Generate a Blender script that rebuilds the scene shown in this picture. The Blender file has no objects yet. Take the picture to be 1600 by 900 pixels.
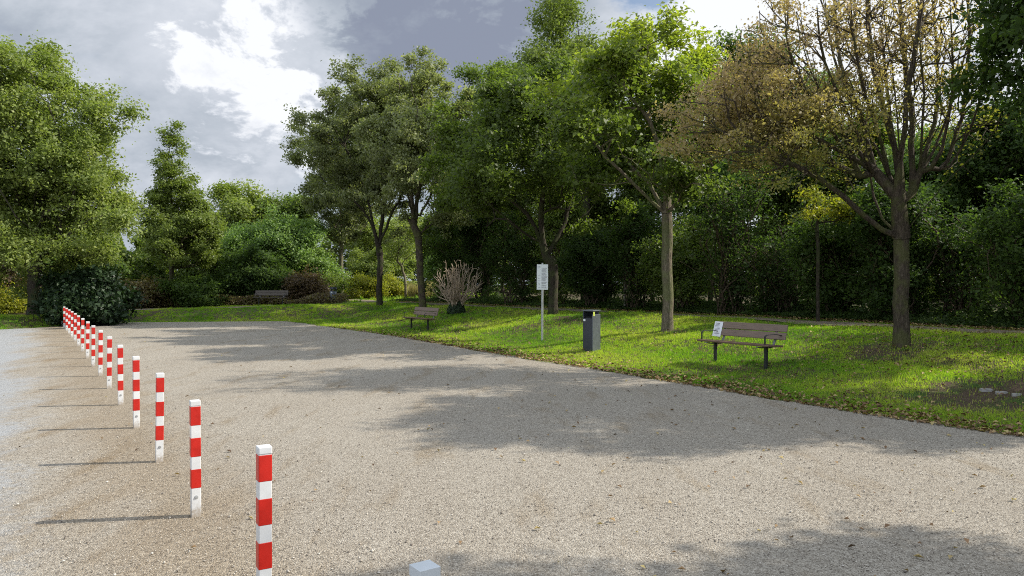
import bpy, bmesh, math, random
import numpy as np
from mathutils import Vector, Matrix

R = math.radians
C = bpy.context.scene.collection
scn = bpy.context.scene
random.seed(4)
F = 1164.0          # focal length in photo pixels (1600 wide)
HZ = 445.0          # horizon row
EYE = 1.605

# ------------------------------------------------------------------ camera
cam_d = bpy.data.cameras.new('camera')
cam = bpy.data.objects.new('camera', cam_d); C.objects.link(cam)
cam.location = (0, 0, EYE)
cam.rotation_euler = (R(90), 0, 0)
cam_d.sensor_width = 36
cam_d.lens = 36 * F / 1600
cam_d.shift_y = -(450 - HZ) / 1600
cam_d.clip_start = 0.05
cam_d.clip_end = 2000
scn.camera = cam

# ------------------------------------------------------------------ sun + sky
SUN_AZ = 82.0       # clockwise from the view direction
SUN_EL = 39.0
sd_ = bpy.data.lights.new('sun', 'SUN')
sun = bpy.data.objects.new('sun', sd_); C.objects.link(sun)
sd_.energy = 5.0
sd_.angle = R(0.53)
sd_.color = (1.0, 0.94, 0.84)
sv = Vector((math.sin(R(SUN_AZ)) * math.cos(R(SUN_EL)), math.cos(R(SUN_AZ)) * math.cos(R(SUN_EL)), math.sin(R(SUN_EL))))
sun.rotation_euler = sv.to_track_quat('Z', 'Y').to_euler()
sun.location = (20, 0, 30)

world = bpy.data.worlds.new("World"); scn.world = world
world.use_nodes = True
nt = world.node_tree; N = nt.nodes; L = nt.links
N.clear()


def wn(t, **k):
    n = N.new(t)
    for a, b in k.items():
        setattr(n, a, b)
    return n


def m_(op, a, b=None, c=None, clamp=False):
    n = N.new('ShaderNodeMath'); n.operation = op; n.use_clamp = clamp
    for i, v in enumerate((a, b, c)):
        if v is None: continue
        if isinstance(v, (int, float)): n.inputs[i].default_value = v
        else: L.new(v, n.inputs[i])
    return n.outputs[0]


def vm_(op, a, b=None):
    n = N.new('ShaderNodeVectorMath'); n.operation = op
    for i, v in enumerate((a, b)):
        if v is None: continue
        if isinstance(v, (tuple, list)): n.inputs[i].default_value = v
        else: L.new(v, n.inputs[i])
    return n


def mixc(f, a, b):
    n = N.new('ShaderNodeMix'); n.data_type = 'RGBA'
    for s, v in ((0, f), (6, a), (7, b)):
        if isinstance(v, (int, float)): n.inputs[s].default_value = v
        elif isinstance(v, (tuple, list)): n.inputs[s].default_value = (*v, 1)
        else: L.new(v, n.inputs[s])
    return n.outputs[2]


sky = wn('ShaderNodeTexSky', sky_type='NISHITA', sun_disc=False)
sky.sun_elevation = R(SUN_EL); sky.sun_rotation = R(SUN_AZ)
sky.air_density = 1.0; sky.dust_density = 1.0
tc = wn('ShaderNodeTexCoord')
dirv = vm_('NORMALIZE', tc.outputs['Generated']).outputs[0]
sep = wn('ShaderNodeSeparateXYZ'); L.new(dirv, sep.inputs[0])
zz = m_('MAXIMUM', sep.outputs[2], 0.0)
den = m_('ADD', zz, 0.42)
cmb = wn('ShaderNodeCombineXYZ')
L.new(m_('DIVIDE', sep.outputs[0], den), cmb.inputs[0]); L.new(m_('DIVIDE', sep.outputs[1], den), cmb.inputs[1])


def noise_w(scale, detail, rough, dist=0.0, off=(0, 0, 0)):
    a = vm_('ADD', cmb.outputs[0], off)
    n = wn('ShaderNodeTexNoise'); n.inputs['Scale'].default_value = scale
    n.inputs['Detail'].default_value = detail; n.inputs['Roughness'].default_value = rough
    n.inputs['Distortion'].default_value = dist
    L.new(a.outputs[0], n.inputs['Vector'])
    return n.outputs['Fac']


def pxdir(x, y):
    return tuple(Vector(((x - 800) / F, 1, -(y - HZ) / F)).normalized())


nA = noise_w(2.1, 8, 0.6, 0.25)
nB = noise_w(5.0, 10, 0.62, 0.2, (4, 7, 0))
nC = noise_w(0.9, 5, 0.5, 0.2, (9, 1, 0))


def blob(x, y, rad, soft, amt, wob=0.5):
    """a cloud bank standing in one direction of the sky, with a ragged noise edge"""
    d = vm_('DOT_PRODUCT', dirv, pxdir(x, y)).outputs['Value']
    ang = m_('ARCCOSINE', m_('MINIMUM', d, 0.9999))
    ang = m_('ADD', ang, m_('MULTIPLY', m_('SUBTRACT', nB, 0.5), wob))
    mr = wn('ShaderNodeMapRange'); mr.interpolation_type = 'SMOOTHSTEP'
    L.new(ang, mr.inputs[0])
    mr.inputs[1].default_value = R(rad + soft); mr.inputs[2].default_value = R(max(rad - soft, 0.0))
    mr.inputs[3].default_value = 0; mr.inputs[4].default_value = amt
    return mr.outputs[0]


bri = m_('ADD', 0.47, m_('MULTIPLY', m_('SUBTRACT', nA, 0.5), 1.1))
bri = m_('ADD', bri, m_('MULTIPLY', m_('SUBTRACT', nB, 0.5), 1.05))
for b in ((450, 120, 4.6, 1.8, 0.40, 0.75), (380, 225, 6, 4, 0.16, 0.5), (1180, 10, 9, 5, 0.55, 0.4), (400, 40, 6, 4, 0.10, 0.3),
          (640, 50, 7.0, 1.8, -0.38, 0.45), (760, 60, 8, 4, -0.18, 0.3), (330, 215, 4, 3, -0.16, 0.3), (60, 60, 12, 8, 0.06, 0.4), (1450, 200, 16, 8, 0.35, 0.3)):
    bri = m_('ADD', bri, blob(*b))
ramp = wn('ShaderNodeValToRGB'); L.new(bri, ramp.inputs[0])
cr = ramp.color_ramp
cr.elements[0].position = 0.05; cr.elements[0].color = (0.265, 0.30, 0.39, 1)
cr.elements[1].position = 1.0; cr.elements[1].color = (0.93, 0.95, 0.99, 1)
for p, c in ((0.3, (0.34, 0.385, 0.465)), (0.5, (0.46, 0.51, 0.58)), (0.72, (0.64, 0.68, 0.75))):
    e = cr.elements.new(p); e.color = (*c, 1)
# added fill: unseen cloud overhead and behind the camera made brighter to lift shadows
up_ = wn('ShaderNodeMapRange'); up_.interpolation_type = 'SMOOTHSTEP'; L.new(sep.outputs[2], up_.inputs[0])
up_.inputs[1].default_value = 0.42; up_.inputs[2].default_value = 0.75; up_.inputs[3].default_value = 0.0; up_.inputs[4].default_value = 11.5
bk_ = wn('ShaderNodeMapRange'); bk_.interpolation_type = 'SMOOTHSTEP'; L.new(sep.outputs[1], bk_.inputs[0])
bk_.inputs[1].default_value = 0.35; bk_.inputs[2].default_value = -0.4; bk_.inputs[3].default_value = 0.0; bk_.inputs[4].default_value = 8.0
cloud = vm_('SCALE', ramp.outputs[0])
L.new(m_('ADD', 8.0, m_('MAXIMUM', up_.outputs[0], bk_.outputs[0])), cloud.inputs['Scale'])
cov = m_('ADD', m_('MULTIPLY', m_('SUBTRACT', nC, 0.36), 7.0), 0.6, clamp=True)
cov = m_('SUBTRACT', cov, blob(1005, -15, 2.6, 1.3, 0.9, 0.25), clamp=True)
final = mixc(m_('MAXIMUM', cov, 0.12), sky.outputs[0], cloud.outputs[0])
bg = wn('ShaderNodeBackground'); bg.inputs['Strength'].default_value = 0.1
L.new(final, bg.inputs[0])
wo = wn('ShaderNodeOutputWorld'); L.new(bg.outputs[0], wo.inputs[0])

scn.view_settings.view_transform = 'Standard'
scn.view_settings.look = 'None'
scn.view_settings.exposure = 0.40
scn.view_settings.gamma = 1
scn.view_settings.use_curve_mapping = False
try:
    scn.cycles.max_bounces = 6
    scn.cycles.diffuse_bounces = 3
    scn.cycles.glossy_bounces = 2
    scn.cycles.transmission_bounces = 3
    scn.cycles.sample_clamp_indirect = 4.0
    scn.cycles.use_denoising = False
    scn.cycles.pixel_filter_type = 'BLACKMAN_HARRIS'
    scn.cycles.filter_width = 1.05
except Exception:
    pass


# ------------------------------------------------------------------ terrain functions
_EY = np.array([-12, 7.88, 8.9, 10.55, 13.06, 17.5, 24.0, 32.8, 60.0])
_EX = np.array([18.0, 5.4, 4.6, 3.63, 2.24, -0.45, -4.1, -9.9, -28.0])


def edge_x(y):
    return np.interp(y, _EY, _EX)


def far_y(x):
    return np.interp(x, [-60, -18.6, -17.6, -16.6, -12, 100], [19.5, 25.6, 28.0, 31.6, 32.6, 33.0])


def dist_court(x, y):
    """metres outside the gravel (negative on it)"""
    x = np.asarray(x, float); y = np.asarray(y, float)
    return np.maximum((x - edge_x(y)) * 0.86, (y - far_y(x)) * 1.5)


def sst(a, b, t):
    t = np.clip((t - a) / (b - a), 0, 1)
    return t * t * (3 - 2 * t)


def bumps(x, y):
    return (0.5 * np.sin(0.9 * x + 1.3 * y) + 0.5 * np.sin(1.7 * x - 0.8 * y + 1.0) + 0.4 * np.sin(2.9 * x + 2.2 * y + 2.0))


def height(x, y):
    x = np.asarray(x, float); y = np.asarray(y, float)
    d = dist_court(x, y)
    H = np.interp(x, [-20, -11, -4], [0.35, 0.55, 0.66])
    h = H * sst(0.8, 6.8, d)
    h = h + 0.05 * bumps(x, y) * sst(0.6, 3, d) * (1 - 0.7 * sst(6, 8, d))
    # mound round the foot of the broad maple behind the sign
    g = np.exp(-(((x - MND[0]) / 1.9) ** 2 + ((y - MND[1]) / 1.6) ** 2))
    h = h + 0.22 * g * sst(0.6, 2.5, d)
    return h


MND = (1.3, 22.5)


def ground(px, py):
    """world point where a photo pixel meets the terrain"""
    dx = (px - 800) / F; dz = -(py - HZ) / F
    y = 1.0
    while y < 150:
        if EYE + dz * y <= float(height(dx * y, y)):
            break
        y += 0.02
    return Vector((dx * y, y, float(height(dx * y, y))))


def atpx(px, py, Y):
    return Vector(((px - 800) / F * Y, Y, EYE - (py - HZ) / F * Y))


# ------------------------------------------------------------------ helpers
def tag(o, label=None, cat=None, group=None, kind=None):
    if label: o['label'] = label
    if cat: o['category'] = cat
    if group: o['group'] = group
    if kind: o['kind'] = kind
    return o


def empty(name, loc, rz=0.0, label=None, cat=None, group=None):
    o = bpy.data.objects.new(name, None); C.objects.link(o)
    o.location = loc; o.rotation_euler = (0, 0, rz); o.empty_display_size = 0.2
    return tag(o, label, cat, group)


def link(name, me, mat=None, parent=None):
    o = bpy.data.objects.new(name, me); C.objects.link(o)
    if mat: me.materials.append(mat)
    if parent: o.parent = parent
    return o


def np_mesh(name, verts, faces, nper, attrs=None, smooth=False):
    me = bpy.data.meshes.new(name)
    verts = np.asarray(verts, np.float32).reshape(-1, 3); faces = np.asarray(faces, np.int32).reshape(-1)
    nf = len(faces) // nper
    me.vertices.add(len(verts)); me.vertices.foreach_set('co', verts.ravel())
    me.loops.add(len(faces)); me.loops.foreach_set('vertex_index', faces)
    me.polygons.add(nf)
    me.polygons.foreach_set('loop_start', np.arange(0, nf * nper, nper, dtype=np.int32))
    if smooth: me.polygons.foreach_set('use_smooth', np.ones(nf, bool))
    me.update(calc_edges=True)
    for k, v in (attrs or {}).items():
        a = me.attributes.new(k, 'FLOAT', 'FACE')
        a.data.foreach_set('value', np.asarray(v, np.float32))
    return me


def bm_obj(name, bm, mat, parent=None, smooth=False):
    me = bpy.data.meshes.new(name); bm.to_mesh(me); bm.free()
    if smooth:
        me.polygons.foreach_set('use_smooth', np.ones(len(me.polygons), bool))
    return link(name, me, mat, parent)


def add_box(bm, c, s, rot=None, bev=0.0, seg=2):
    r = bmesh.ops.create_cube(bm, size=1)
    vs = r['verts']
    bmesh.ops.scale(bm, vec=s, verts=vs)
    if bev:
        es = list({e for v in vs for e in v.link_edges})
        rr = bmesh.ops.bevel(bm, geom=es, offset=bev, segments=seg, affect='EDGES', profile=0.5)
        vs = list({v for f in rr['faces'] for v in f.verts} | {v for v in vs if v.is_valid})
    if rot is not None:
        bmesh.ops.rotate(bm, cent=(0, 0, 0), matrix=rot, verts=vs)
    bmesh.ops.translate(bm, vec=c, verts=vs)
    return vs


def add_cyl(bm, p0, p1, r0, r1=None, seg=12):
    p0 = Vector(p0); p1 = Vector(p1); d = p1 - p0
    r = bmesh.ops.create_cone(bm, cap_ends=True, segments=seg, radius1=r0, radius2=r1 if r1 is not None else r0, depth=d.length)
    q = d.to_track_quat('Z', 'Y').to_matrix()
    bmesh.ops.rotate(bm, cent=(0, 0, 0), matrix=q, verts=r['verts'])
    bmesh.ops.translate(bm, vec=(p0 + p1) / 2, verts=r['verts'])


def add_path_tube(bm, pts, w, h):
    """flat bar or square tube swept through points (in a vertical plane)"""
    for a, b in zip(pts[:-1], pts[1:]):
        a = Vector(a); b = Vector(b); d = b - a
        q = d.to_track_quat('X', 'Z').to_matrix()
        add_box(bm, (a + b) / 2, (d.length + h * 0.55, w, h), q, bev=min(w, h) * 0.15, seg=1)


# ------------------------------------------------------------------ materials
class NT:
    def __init__(s, name):
        s.m = bpy.data.materials.new(name); s.m.use_nodes = True
        s.t = s.m.node_tree; s.t.nodes.clear()
        s.out = s.t.nodes.new('ShaderNodeOutputMaterial')

    def n(s, t, ins=None, **k):
        n = s.t.nodes.new(t)
        for a, b in k.items(): setattr(n, a, b)
        for a, b in (ins or {}).items(): s.set(n.inputs[a], b)
        return n

    def set(s, sock, v):
        if isinstance(v, bpy.types.NodeSocket): s.t.links.new(v, sock)
        elif isinstance(v, (tuple, list)) and len(v) == 3 and sock.type == 'RGBA': sock.default_value = (*v, 1)
        else: sock.default_value = v

    def math(s, op, a, b=None, clamp=False):
        n = s.n('ShaderNodeMath', operation=op, use_clamp=clamp)
        s.set(n.inputs[0], a)
        if b is not None: s.set(n.inputs[1], b)
        return n.outputs[0]

    def mix(s, f, a, b, mode='MIX'):
        n = s.n('ShaderNodeMix', data_type='RGBA', blend_type=mode)
        s.set(n.inputs[0], f); s.set(n.inputs[6], a); s.set(n.inputs[7], b)
        return n.outputs[2]

    def noise(s, scale, detail=4, rough=0.55, vec=None, dist=0.0):
        n = s.n('ShaderNodeTexNoise', {'Scale': scale, 'Detail': detail, 'Roughness': rough, 'Distortion': dist})
        s.set(n.inputs['Vector'], vec if vec is not None else s.obj())
        return n.outputs['Fac']

    def obj(s):
        if not hasattr(s, '_o'): s._o = s.n('ShaderNodeNewGeometry').outputs['Position']
        return s._o

    def ramp(s, f, stops):
        n = s.n('ShaderNodeValToRGB'); s.set(n.inputs[0], f)
        e = n.color_ramp.elements
        e[0].position = stops[0][0]; e[0].color = (*stops[0][1], 1)
        e[1].position = stops[-1][0]; e[1].color = (*stops[-1][1], 1)
        for p, c in stops[1:-1]:
            x = e.new(p); x.color = (*c, 1)
        return n.outputs[0]

    def mr(s, v, a, b, c=0.0, d=1.0, smooth=True):
        n = s.n('ShaderNodeMapRange', interpolation_type='SMOOTHSTEP' if smooth else 'LINEAR')
        s.set(n.inputs[0], v)
        for i, q in zip((1, 2, 3, 4), (a, b, c, d)): n.inputs[i].default_value = q
        return n.outputs[0]

    def bump(s, hgt, strength=0.5, dist=0.02):
        return s.n('ShaderNodeBump', {'Height': hgt, 'Strength': strength, 'Distance': dist}).outputs[0]

    def pbr(s, col, rough=0.6, normal=None, metal=0.0, spec=0.5):
        p = s.n('ShaderNodeBsdfPrincipled')
        s.set(p.inputs['Base Color'], col); s.set(p.inputs['Roughness'], rough)
        p.inputs['Metallic'].default_value = metal; p.inputs['Specular IOR Level'].default_value = spec
        if normal is not None: s.set(p.inputs['Normal'], normal)
        return p.outputs[0]

    def done(s, sh):
        s.t.links.new(sh, s.out.inputs[0]); return s.m


def mat_leaf(name, cols, trans=0.35, rough=0.5, tboost=1.5, spec=0.35):
    t = NT(name)
    tint = t.n('ShaderNodeAttribute', attribute_name='tint').outputs['Fac']
    k = len(cols)
    col = t.ramp(tint, [(i / (k - 1), c) for i, c in enumerate(cols)])
    p = t.pbr(col, rough, spec=spec)
    tcol = t.mix(1.0, col, (tboost, tboost * 1.1, tboost * 0.45), 'MULTIPLY')
    tr = t.n('ShaderNodeBsdfTranslucent', {'Color': tcol}).outputs[0]
    mx = t.n('ShaderNodeMixShader'); t.set(mx.inputs[0], trans); t.set(mx.inputs[1], p); t.set(mx.inputs[2], tr)
    return t.done(mx.outputs[0])


def mat_bark(name, a, b, moss=None, scale=1.0):
    t = NT(name)
    mp = t.n('ShaderNodeMapping', {'Vector': t.obj(), 'Scale': (1, 1, 0.25)}).outputs[0]
    f = t.noise(34 * scale, 8, 0.65, mp)
    g = t.noise(3.0, 4, 0.5)
    col = t.ramp(f, [(0.3, tuple(x * 0.5 for x in a)), (0.5, a), (0.72, b)])
    if moss: col = t.mix(t.mr(g, 0.45, 0.62), col, t.mix(0.6, col, moss))
    return t.done(t.pbr(col, 0.9, t.bump(f, 1.0, 0.03), spec=0.2))


def mat_plain(name, col, rough=0.5, metal=0.0, var=0.12, scale=14.0, bump=0.15, spec=0.5):
    t = NT(name)
    f = t.noise(scale, 6, 0.6)
    c = t.mix(t.mr(f, 0.3, 0.7), tuple(x * (1 - var) for x in col), tuple(min(1, x * (1 + var)) for x in col))
    n = t.bump(t.noise(scale * 9, 3), bump, 0.002)
    return t.done(t.pbr(c, t.mr(f, 0.2, 0.8, rough * 0.85, min(1, rough * 1.15)), n, metal, spec))


def gravel_color(t, warm=True):
    """fine crushed stone: pale and dark grains"""
    g1 = t.n('ShaderNodeTexVoronoi', {'Vector': t.obj(), 'Scale': 190.0, 'Randomness': 1.0}, feature='F1')
    g2 = t.n('ShaderNodeTexVoronoi', {'Vector': t.obj(), 'Scale': 95.0, 'Randomness': 1.0}, feature='F1')
    s1 = t.n('ShaderNodeSeparateColor', {'Color': g1.outputs['Color']}).outputs[0]
    s2 = t.n('ShaderNodeSeparateColor', {'Color': g2.outputs['Color']}).outputs[1]
    v = t.math('ADD', t.math('MULTIPLY', s1, 0.5), t.math('MULTIPLY', s2, 0.5))
    v = t.math('ADD', v, t.math('MULTIPLY', t.math('SUBTRACT', t.noise(24, 6, 0.7), 0.5), 0.9))
    if warm:
        col = t.ramp(v, [(0.05, (0.13, 0.112, 0.09)), (0.35, (0.275, 0.243, 0.197)), (0.62, (0.36, 0.324, 0.267)), (0.97, (0.51, 0.47, 0.40))])
    else:
        col = t.ramp(v, [(0.05, (0.22, 0.226, 0.23)), (0.4, (0.305, 0.313, 0.317)), (0.65, (0.35, 0.357, 0.36)), (0.97, (0.42, 0.424, 0.425))])
    hh = t.math('ADD', t.math('MULTIPLY', g2.outputs['Distance'], -0.9), t.math('MULTIPLY', g1.outputs['Distance'], -0.5))
    return col, v, hh


def mat_gravel(name, warm):
    t = NT(name)
    col, v, hh = gravel_color(t, True)
    colb, _, _ = gravel_color(t, False)
    sep = t.n('ShaderNodeSeparateXYZ', {'Vector': t.obj()})
    X, Y = sep.outputs[0], sep.outputs[1]
    # distance across the bollard row (row: x = 1.07 - 0.633 y)
    s = t.math('ADD', t.math('ADD', X, t.math('MULTIPLY', Y, 0.640)), -1.07)
    mp = t.n('ShaderNodeMapping', {'Vector': t.obj(), 'Rotation': (0, 0, R(32)), 'Scale': (1.6, 0.45, 1)}).outputs[0]
    big = t.noise(0.55, 5, 0.55, mp)
    med = t.noise(1.6, 6, 0.62, mp, 0.3)
    fine = t.noise(9, 5, 0.6)
    # drier and damper, finer and coarser parts of the gravel
    col = t.mix(t.mr(big, 0.35, 0.65, 0, 0.45), col, t.mix(1.0, col, (0.86, 0.83, 0.80), 'MULTIPLY'))
    col = t.mix(t.mr(med, 0.52, 0.70, 0, 0.75), col, t.mix(1.0, col, (0.80, 0.73, 0.63), 'MULTIPLY'))
    col = t.mix(t.mr(fine, 0.60, 0.74, 0, 0.5), col, t.mix(1.0, col, (0.7, 0.66, 0.6), 'MULTIPLY'))
    # brown worked-in soil along the bollards
    w = t.math('ADD', s, t.math('MULTIPLY', t.math('SUBTRACT', med, 0.5), 2.6))
    soil = t.math('MULTIPLY', t.mr(w, -1.3, -0.2), t.mr(w, 0.9, 0.0))
    col = t.mix(t.math('MULTIPLY', soil, 0.62), col, t.mix(1.0, col, (0.80, 0.70, 0.57), 'MULTIPLY'))
    # blue grey fine chippings of the roadway to the left
    w2 = t.math('ADD', s, t.math('MULTIPLY', t.math('SUBTRACT', big, 0.5), 2.6))
    w2 = t.math('ADD', w2, t.math('MULTIPLY', t.math('SUBTRACT', fine, 0.5), 1.2))
    col = t.mix(t.mr(w2, -0.95, -1.75, 0, 0.92), col, colb)
    hh = t.math('ADD', hh, t.math('MULTIPLY', med, 0.6))
    nrm = t.bump(hh, 0.85, 0.012)
    return t.done(t.pbr(col, 0.92, nrm, spec=0.15))


def mat_soil():
    t = NT('soil_and_turf')
    n = t.noise(2.2, 6, 0.6); f = t.noise(35, 6, 0.7)
    green = t.ramp(f, [(0.25, (0.022, 0.045, 0.010)), (0.5, (0.050, 0.095, 0.018)), (0.8, (0.10, 0.15, 0.035))])
    brown = t.ramp(f, [(0.25, (0.03, 0.022, 0.014)), (0.5, (0.085, 0.062, 0.042)), (0.8, (0.17, 0.13, 0.09))])
    col = t.mix(t.mr(n, 0.30, 0.55), green, brown)
    return t.done(t.pbr(col, 0.95, t.bump(f, 0.8, 0.04), spec=0.1))


def mat_path():
    t = NT('trodden_path')
    f = t.noise(60, 7, 0.7); n = t.noise(1.3, 5, 0.6)
    col = t.ramp(f, [(0.25, (0.09, 0.075, 0.052)), (0.5, (0.19, 0.16, 0.115)), (0.8, (0.30, 0.26, 0.195))])
    col = t.mix(t.mr(n, 0.45, 0.7, 0, 0.6), col, t.mix(1, col, (0.6, 0.6, 0.5), 'MULTIPLY'))
    return t.done(t.pbr(col, 0.95, t.bump(f, 0.7, 0.02), spec=0.1))


M = {}
M['gravel'] = mat_gravel('gravel', True)
M['soil'] = mat_soil()
M['path'] = mat_path()
M['bark'] = mat_bark('maple_bark', (0.070, 0.056, 0.040), (0.16, 0.13, 0.095), (0.10, 0.11, 0.035))
M['bark_pale'] = mat_bark('pale_bark', (0.15, 0.125, 0.088), (0.30, 0.255, 0.185), (0.14, 0.16, 0.06))
M['bark_dark'] = mat_bark('dark_bark', (0.045, 0.037, 0.028), (0.11, 0.09, 0.066), (0.06, 0.075, 0.025))
M['twig'] = mat_bark('dry_twig_bark', (0.40, 0.31, 0.22), (0.62, 0.52, 0.40))
M['stem'] = mat_bark('shrub_bark', (0.10, 0.075, 0.05), (0.20, 0.15, 0.10))

M['leaf_light'] = mat_leaf('leaf_light', [(0.10, 0.135, 0.032), (0.185, 0.235, 0.055), (0.31, 0.345, 0.09)], 0.40)
M['leaf_mid'] = mat_leaf('leaf_mid', [(0.050, 0.082, 0.022), (0.105, 0.150, 0.032), (0.19, 0.235, 0.045)], 0.42, tboost=1.8)
M['leaf_grey'] = mat_leaf('leaf_grey', [(0.10, 0.12, 0.058), (0.20, 0.225, 0.10), (0.34, 0.36, 0.17)], 0.42, tboost=1.4)
M['leaf_maple'] = mat_leaf('leaf_maple', [(0.060, 0.090, 0.024), (0.125, 0.168, 0.032), (0.31, 0.34, 0.045)], 0.48, tboost=1.7)
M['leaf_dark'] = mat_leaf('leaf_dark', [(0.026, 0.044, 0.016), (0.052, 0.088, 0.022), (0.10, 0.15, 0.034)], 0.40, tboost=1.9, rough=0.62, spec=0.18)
M['leaf_laurel'] = mat_leaf('leaf_laurel', [(0.012, 0.024, 0.010), (0.022, 0.045, 0.017), (0.05, 0.085, 0.032)], 0.2, rough=0.5, spec=0.3)
M['leaf_autumn'] = mat_leaf('leaf_autumn', [(0.19, 0.21, 0.035), (0.30, 0.25, 0.095), (0.41, 0.295, 0.19)], 0.45, tboost=1.35)
M['leaf_yellow'] = mat_leaf('leaf_yellow', [(0.13, 0.17, 0.02), (0.26, 0.27, 0.03), (0.38, 0.33, 0.035)], 0.45)
M['leaf_brown'] = mat_leaf('leaf_brown', [(0.075, 0.058, 0.028), (0.15, 0.10, 0.055), (0.20, 0.20, 0.06)], 0.35)
M['leaf_willow'] = mat_leaf('leaf_willow', [(0.085, 0.145, 0.048), (0.165, 0.25, 0.075), (0.27, 0.36, 0.125)], 0.42, tboost=1.7)
M['grass'] = mat_leaf('grass', [(0.055, 0.155, 0.014), (0.165, 0.315, 0.02), (0.37, 0.47, 0.045), (0.46, 0.43, 0.14)], 0.42, rough=0.5, tboost=1.6)
M['reed'] = mat_leaf('dry_grass', [(0.16, 0.16, 0.05), (0.30, 0.25, 0.12), (0.42, 0.36, 0.20)], 0.35)
M['litter'] = mat_leaf('fallen_leaf', [(0.07, 0.04, 0.022), (0.17, 0.10, 0.05), (0.30, 0.20, 0.10), (0.42, 0.34, 0.14)], 0.12, rough=0.7)


# ------------------------------------------------------------------ vegetation generators
def leaves_mesh(name, pos, size, nrm, tint, rng, aspect=0.6, curl=0.15):
    n = len(pos)
    nrm = nrm / (np.linalg.norm(nrm, axis=1, keepdims=True) + 1e-9)
    a = rng.normal(size=(n, 3)); u = np.cross(nrm, a); u /= (np.linalg.norm(u, axis=1, keepdims=True) + 1e-9)
    v = np.cross(nrm, u)
    s = size[:, None] if isinstance(size, np.ndarray) else size
    c = nrm * s * curl
    P = np.stack([pos - u * s * 0.5, pos + v * s * aspect * 0.5 + c, pos + u * s * 0.5, pos - v * s * aspect * 0.5 + c], 1)
    idx = np.arange(n * 4, dtype=np.int32)
    return np_mesh(name, P, idx, 4, {'tint': np.clip(tint, 0, 1)})


def tube_mesh(name, chains, sides=6):
    """chains: list of (points (k,3), radii (k,)) swept into one bark mesh"""
    V = []; Fc = []; off = 0
    ang = np.arange(sides) * 2 * np.pi / sides
    ca, sa = np.cos(ang), np.sin(ang)
    for P, r in chains:
        k = len(P)
        T = np.gradient(P, axis=0); T /= (np.linalg.norm(T, axis=1, keepdims=True) + 1e-9)
        ref = np.array([0.31, 0.87, 0.12]) if abs(T[0, 2]) > 0.6 else np.array([0.1, 0.2, 1.0])
        U = np.cross(T, ref); U /= (np.linalg.norm(U, axis=1, keepdims=True) + 1e-9)
        W = np.cross(T, U)
        ring = P[:, None, :] + r[:, None, None] * (ca[None, :, None] * U[:, None, :] + sa[None, :, None] * W[:, None, :])
        V.append(ring.reshape(-1, 3))
        i = np.arange(k - 1)[:, None] * sides; j = np.arange(sides)[None, :]; j2 = (j + 1) % sides
        q = np.stack([i + j, i + j2, i + sides + j2, i + sides + j], -1).reshape(-1, 4) + off
        Fc.append(q); off += k * sides
    return np_mesh(name, np.concatenate(V), np.concatenate(Fc), 4, smooth=True)


def sample_lobes(lobes, n, rng, shell=2.2, per=8, sig=0.27):
    if per:
        nc = max(5, int(n / per))
        c = sample_lobes(lobes, nc, rng, 3.2, per=0)
        w = rng.gamma(1.6, 1.0, nc); w /= w.sum()
        k = rng.choice(nc, n, p=w)
        s = sig * rng.uniform(0.6, 1.35, nc)
        out = c[k] + rng.normal(size=(n, 3)) * s[k][:, None] * np.array([1.0, 1.0, 0.8])
        m = rng.random(n) < 0.12
        out[m] = sample_lobes(lobes, int(m.sum()), rng, shell, per=0) if m.any() else out[m]
        return out
    w = np.array([l[6] if len(l) > 6 else l[3] * l[4] * l[5] for l in lobes]); w = w / w.sum()
    k = rng.choice(len(lobes), n, p=w)
    Lb = np.array([l[:6] for l in lobes])[k]
    d = rng.normal(size=(n, 3)); d /= np.linalg.norm(d, axis=1, keepdims=True)
    r = rng.random(n) ** (1 / shell)
    return Lb[:, :3] + d * r[:, None] * Lb[:, 3:6]


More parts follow.
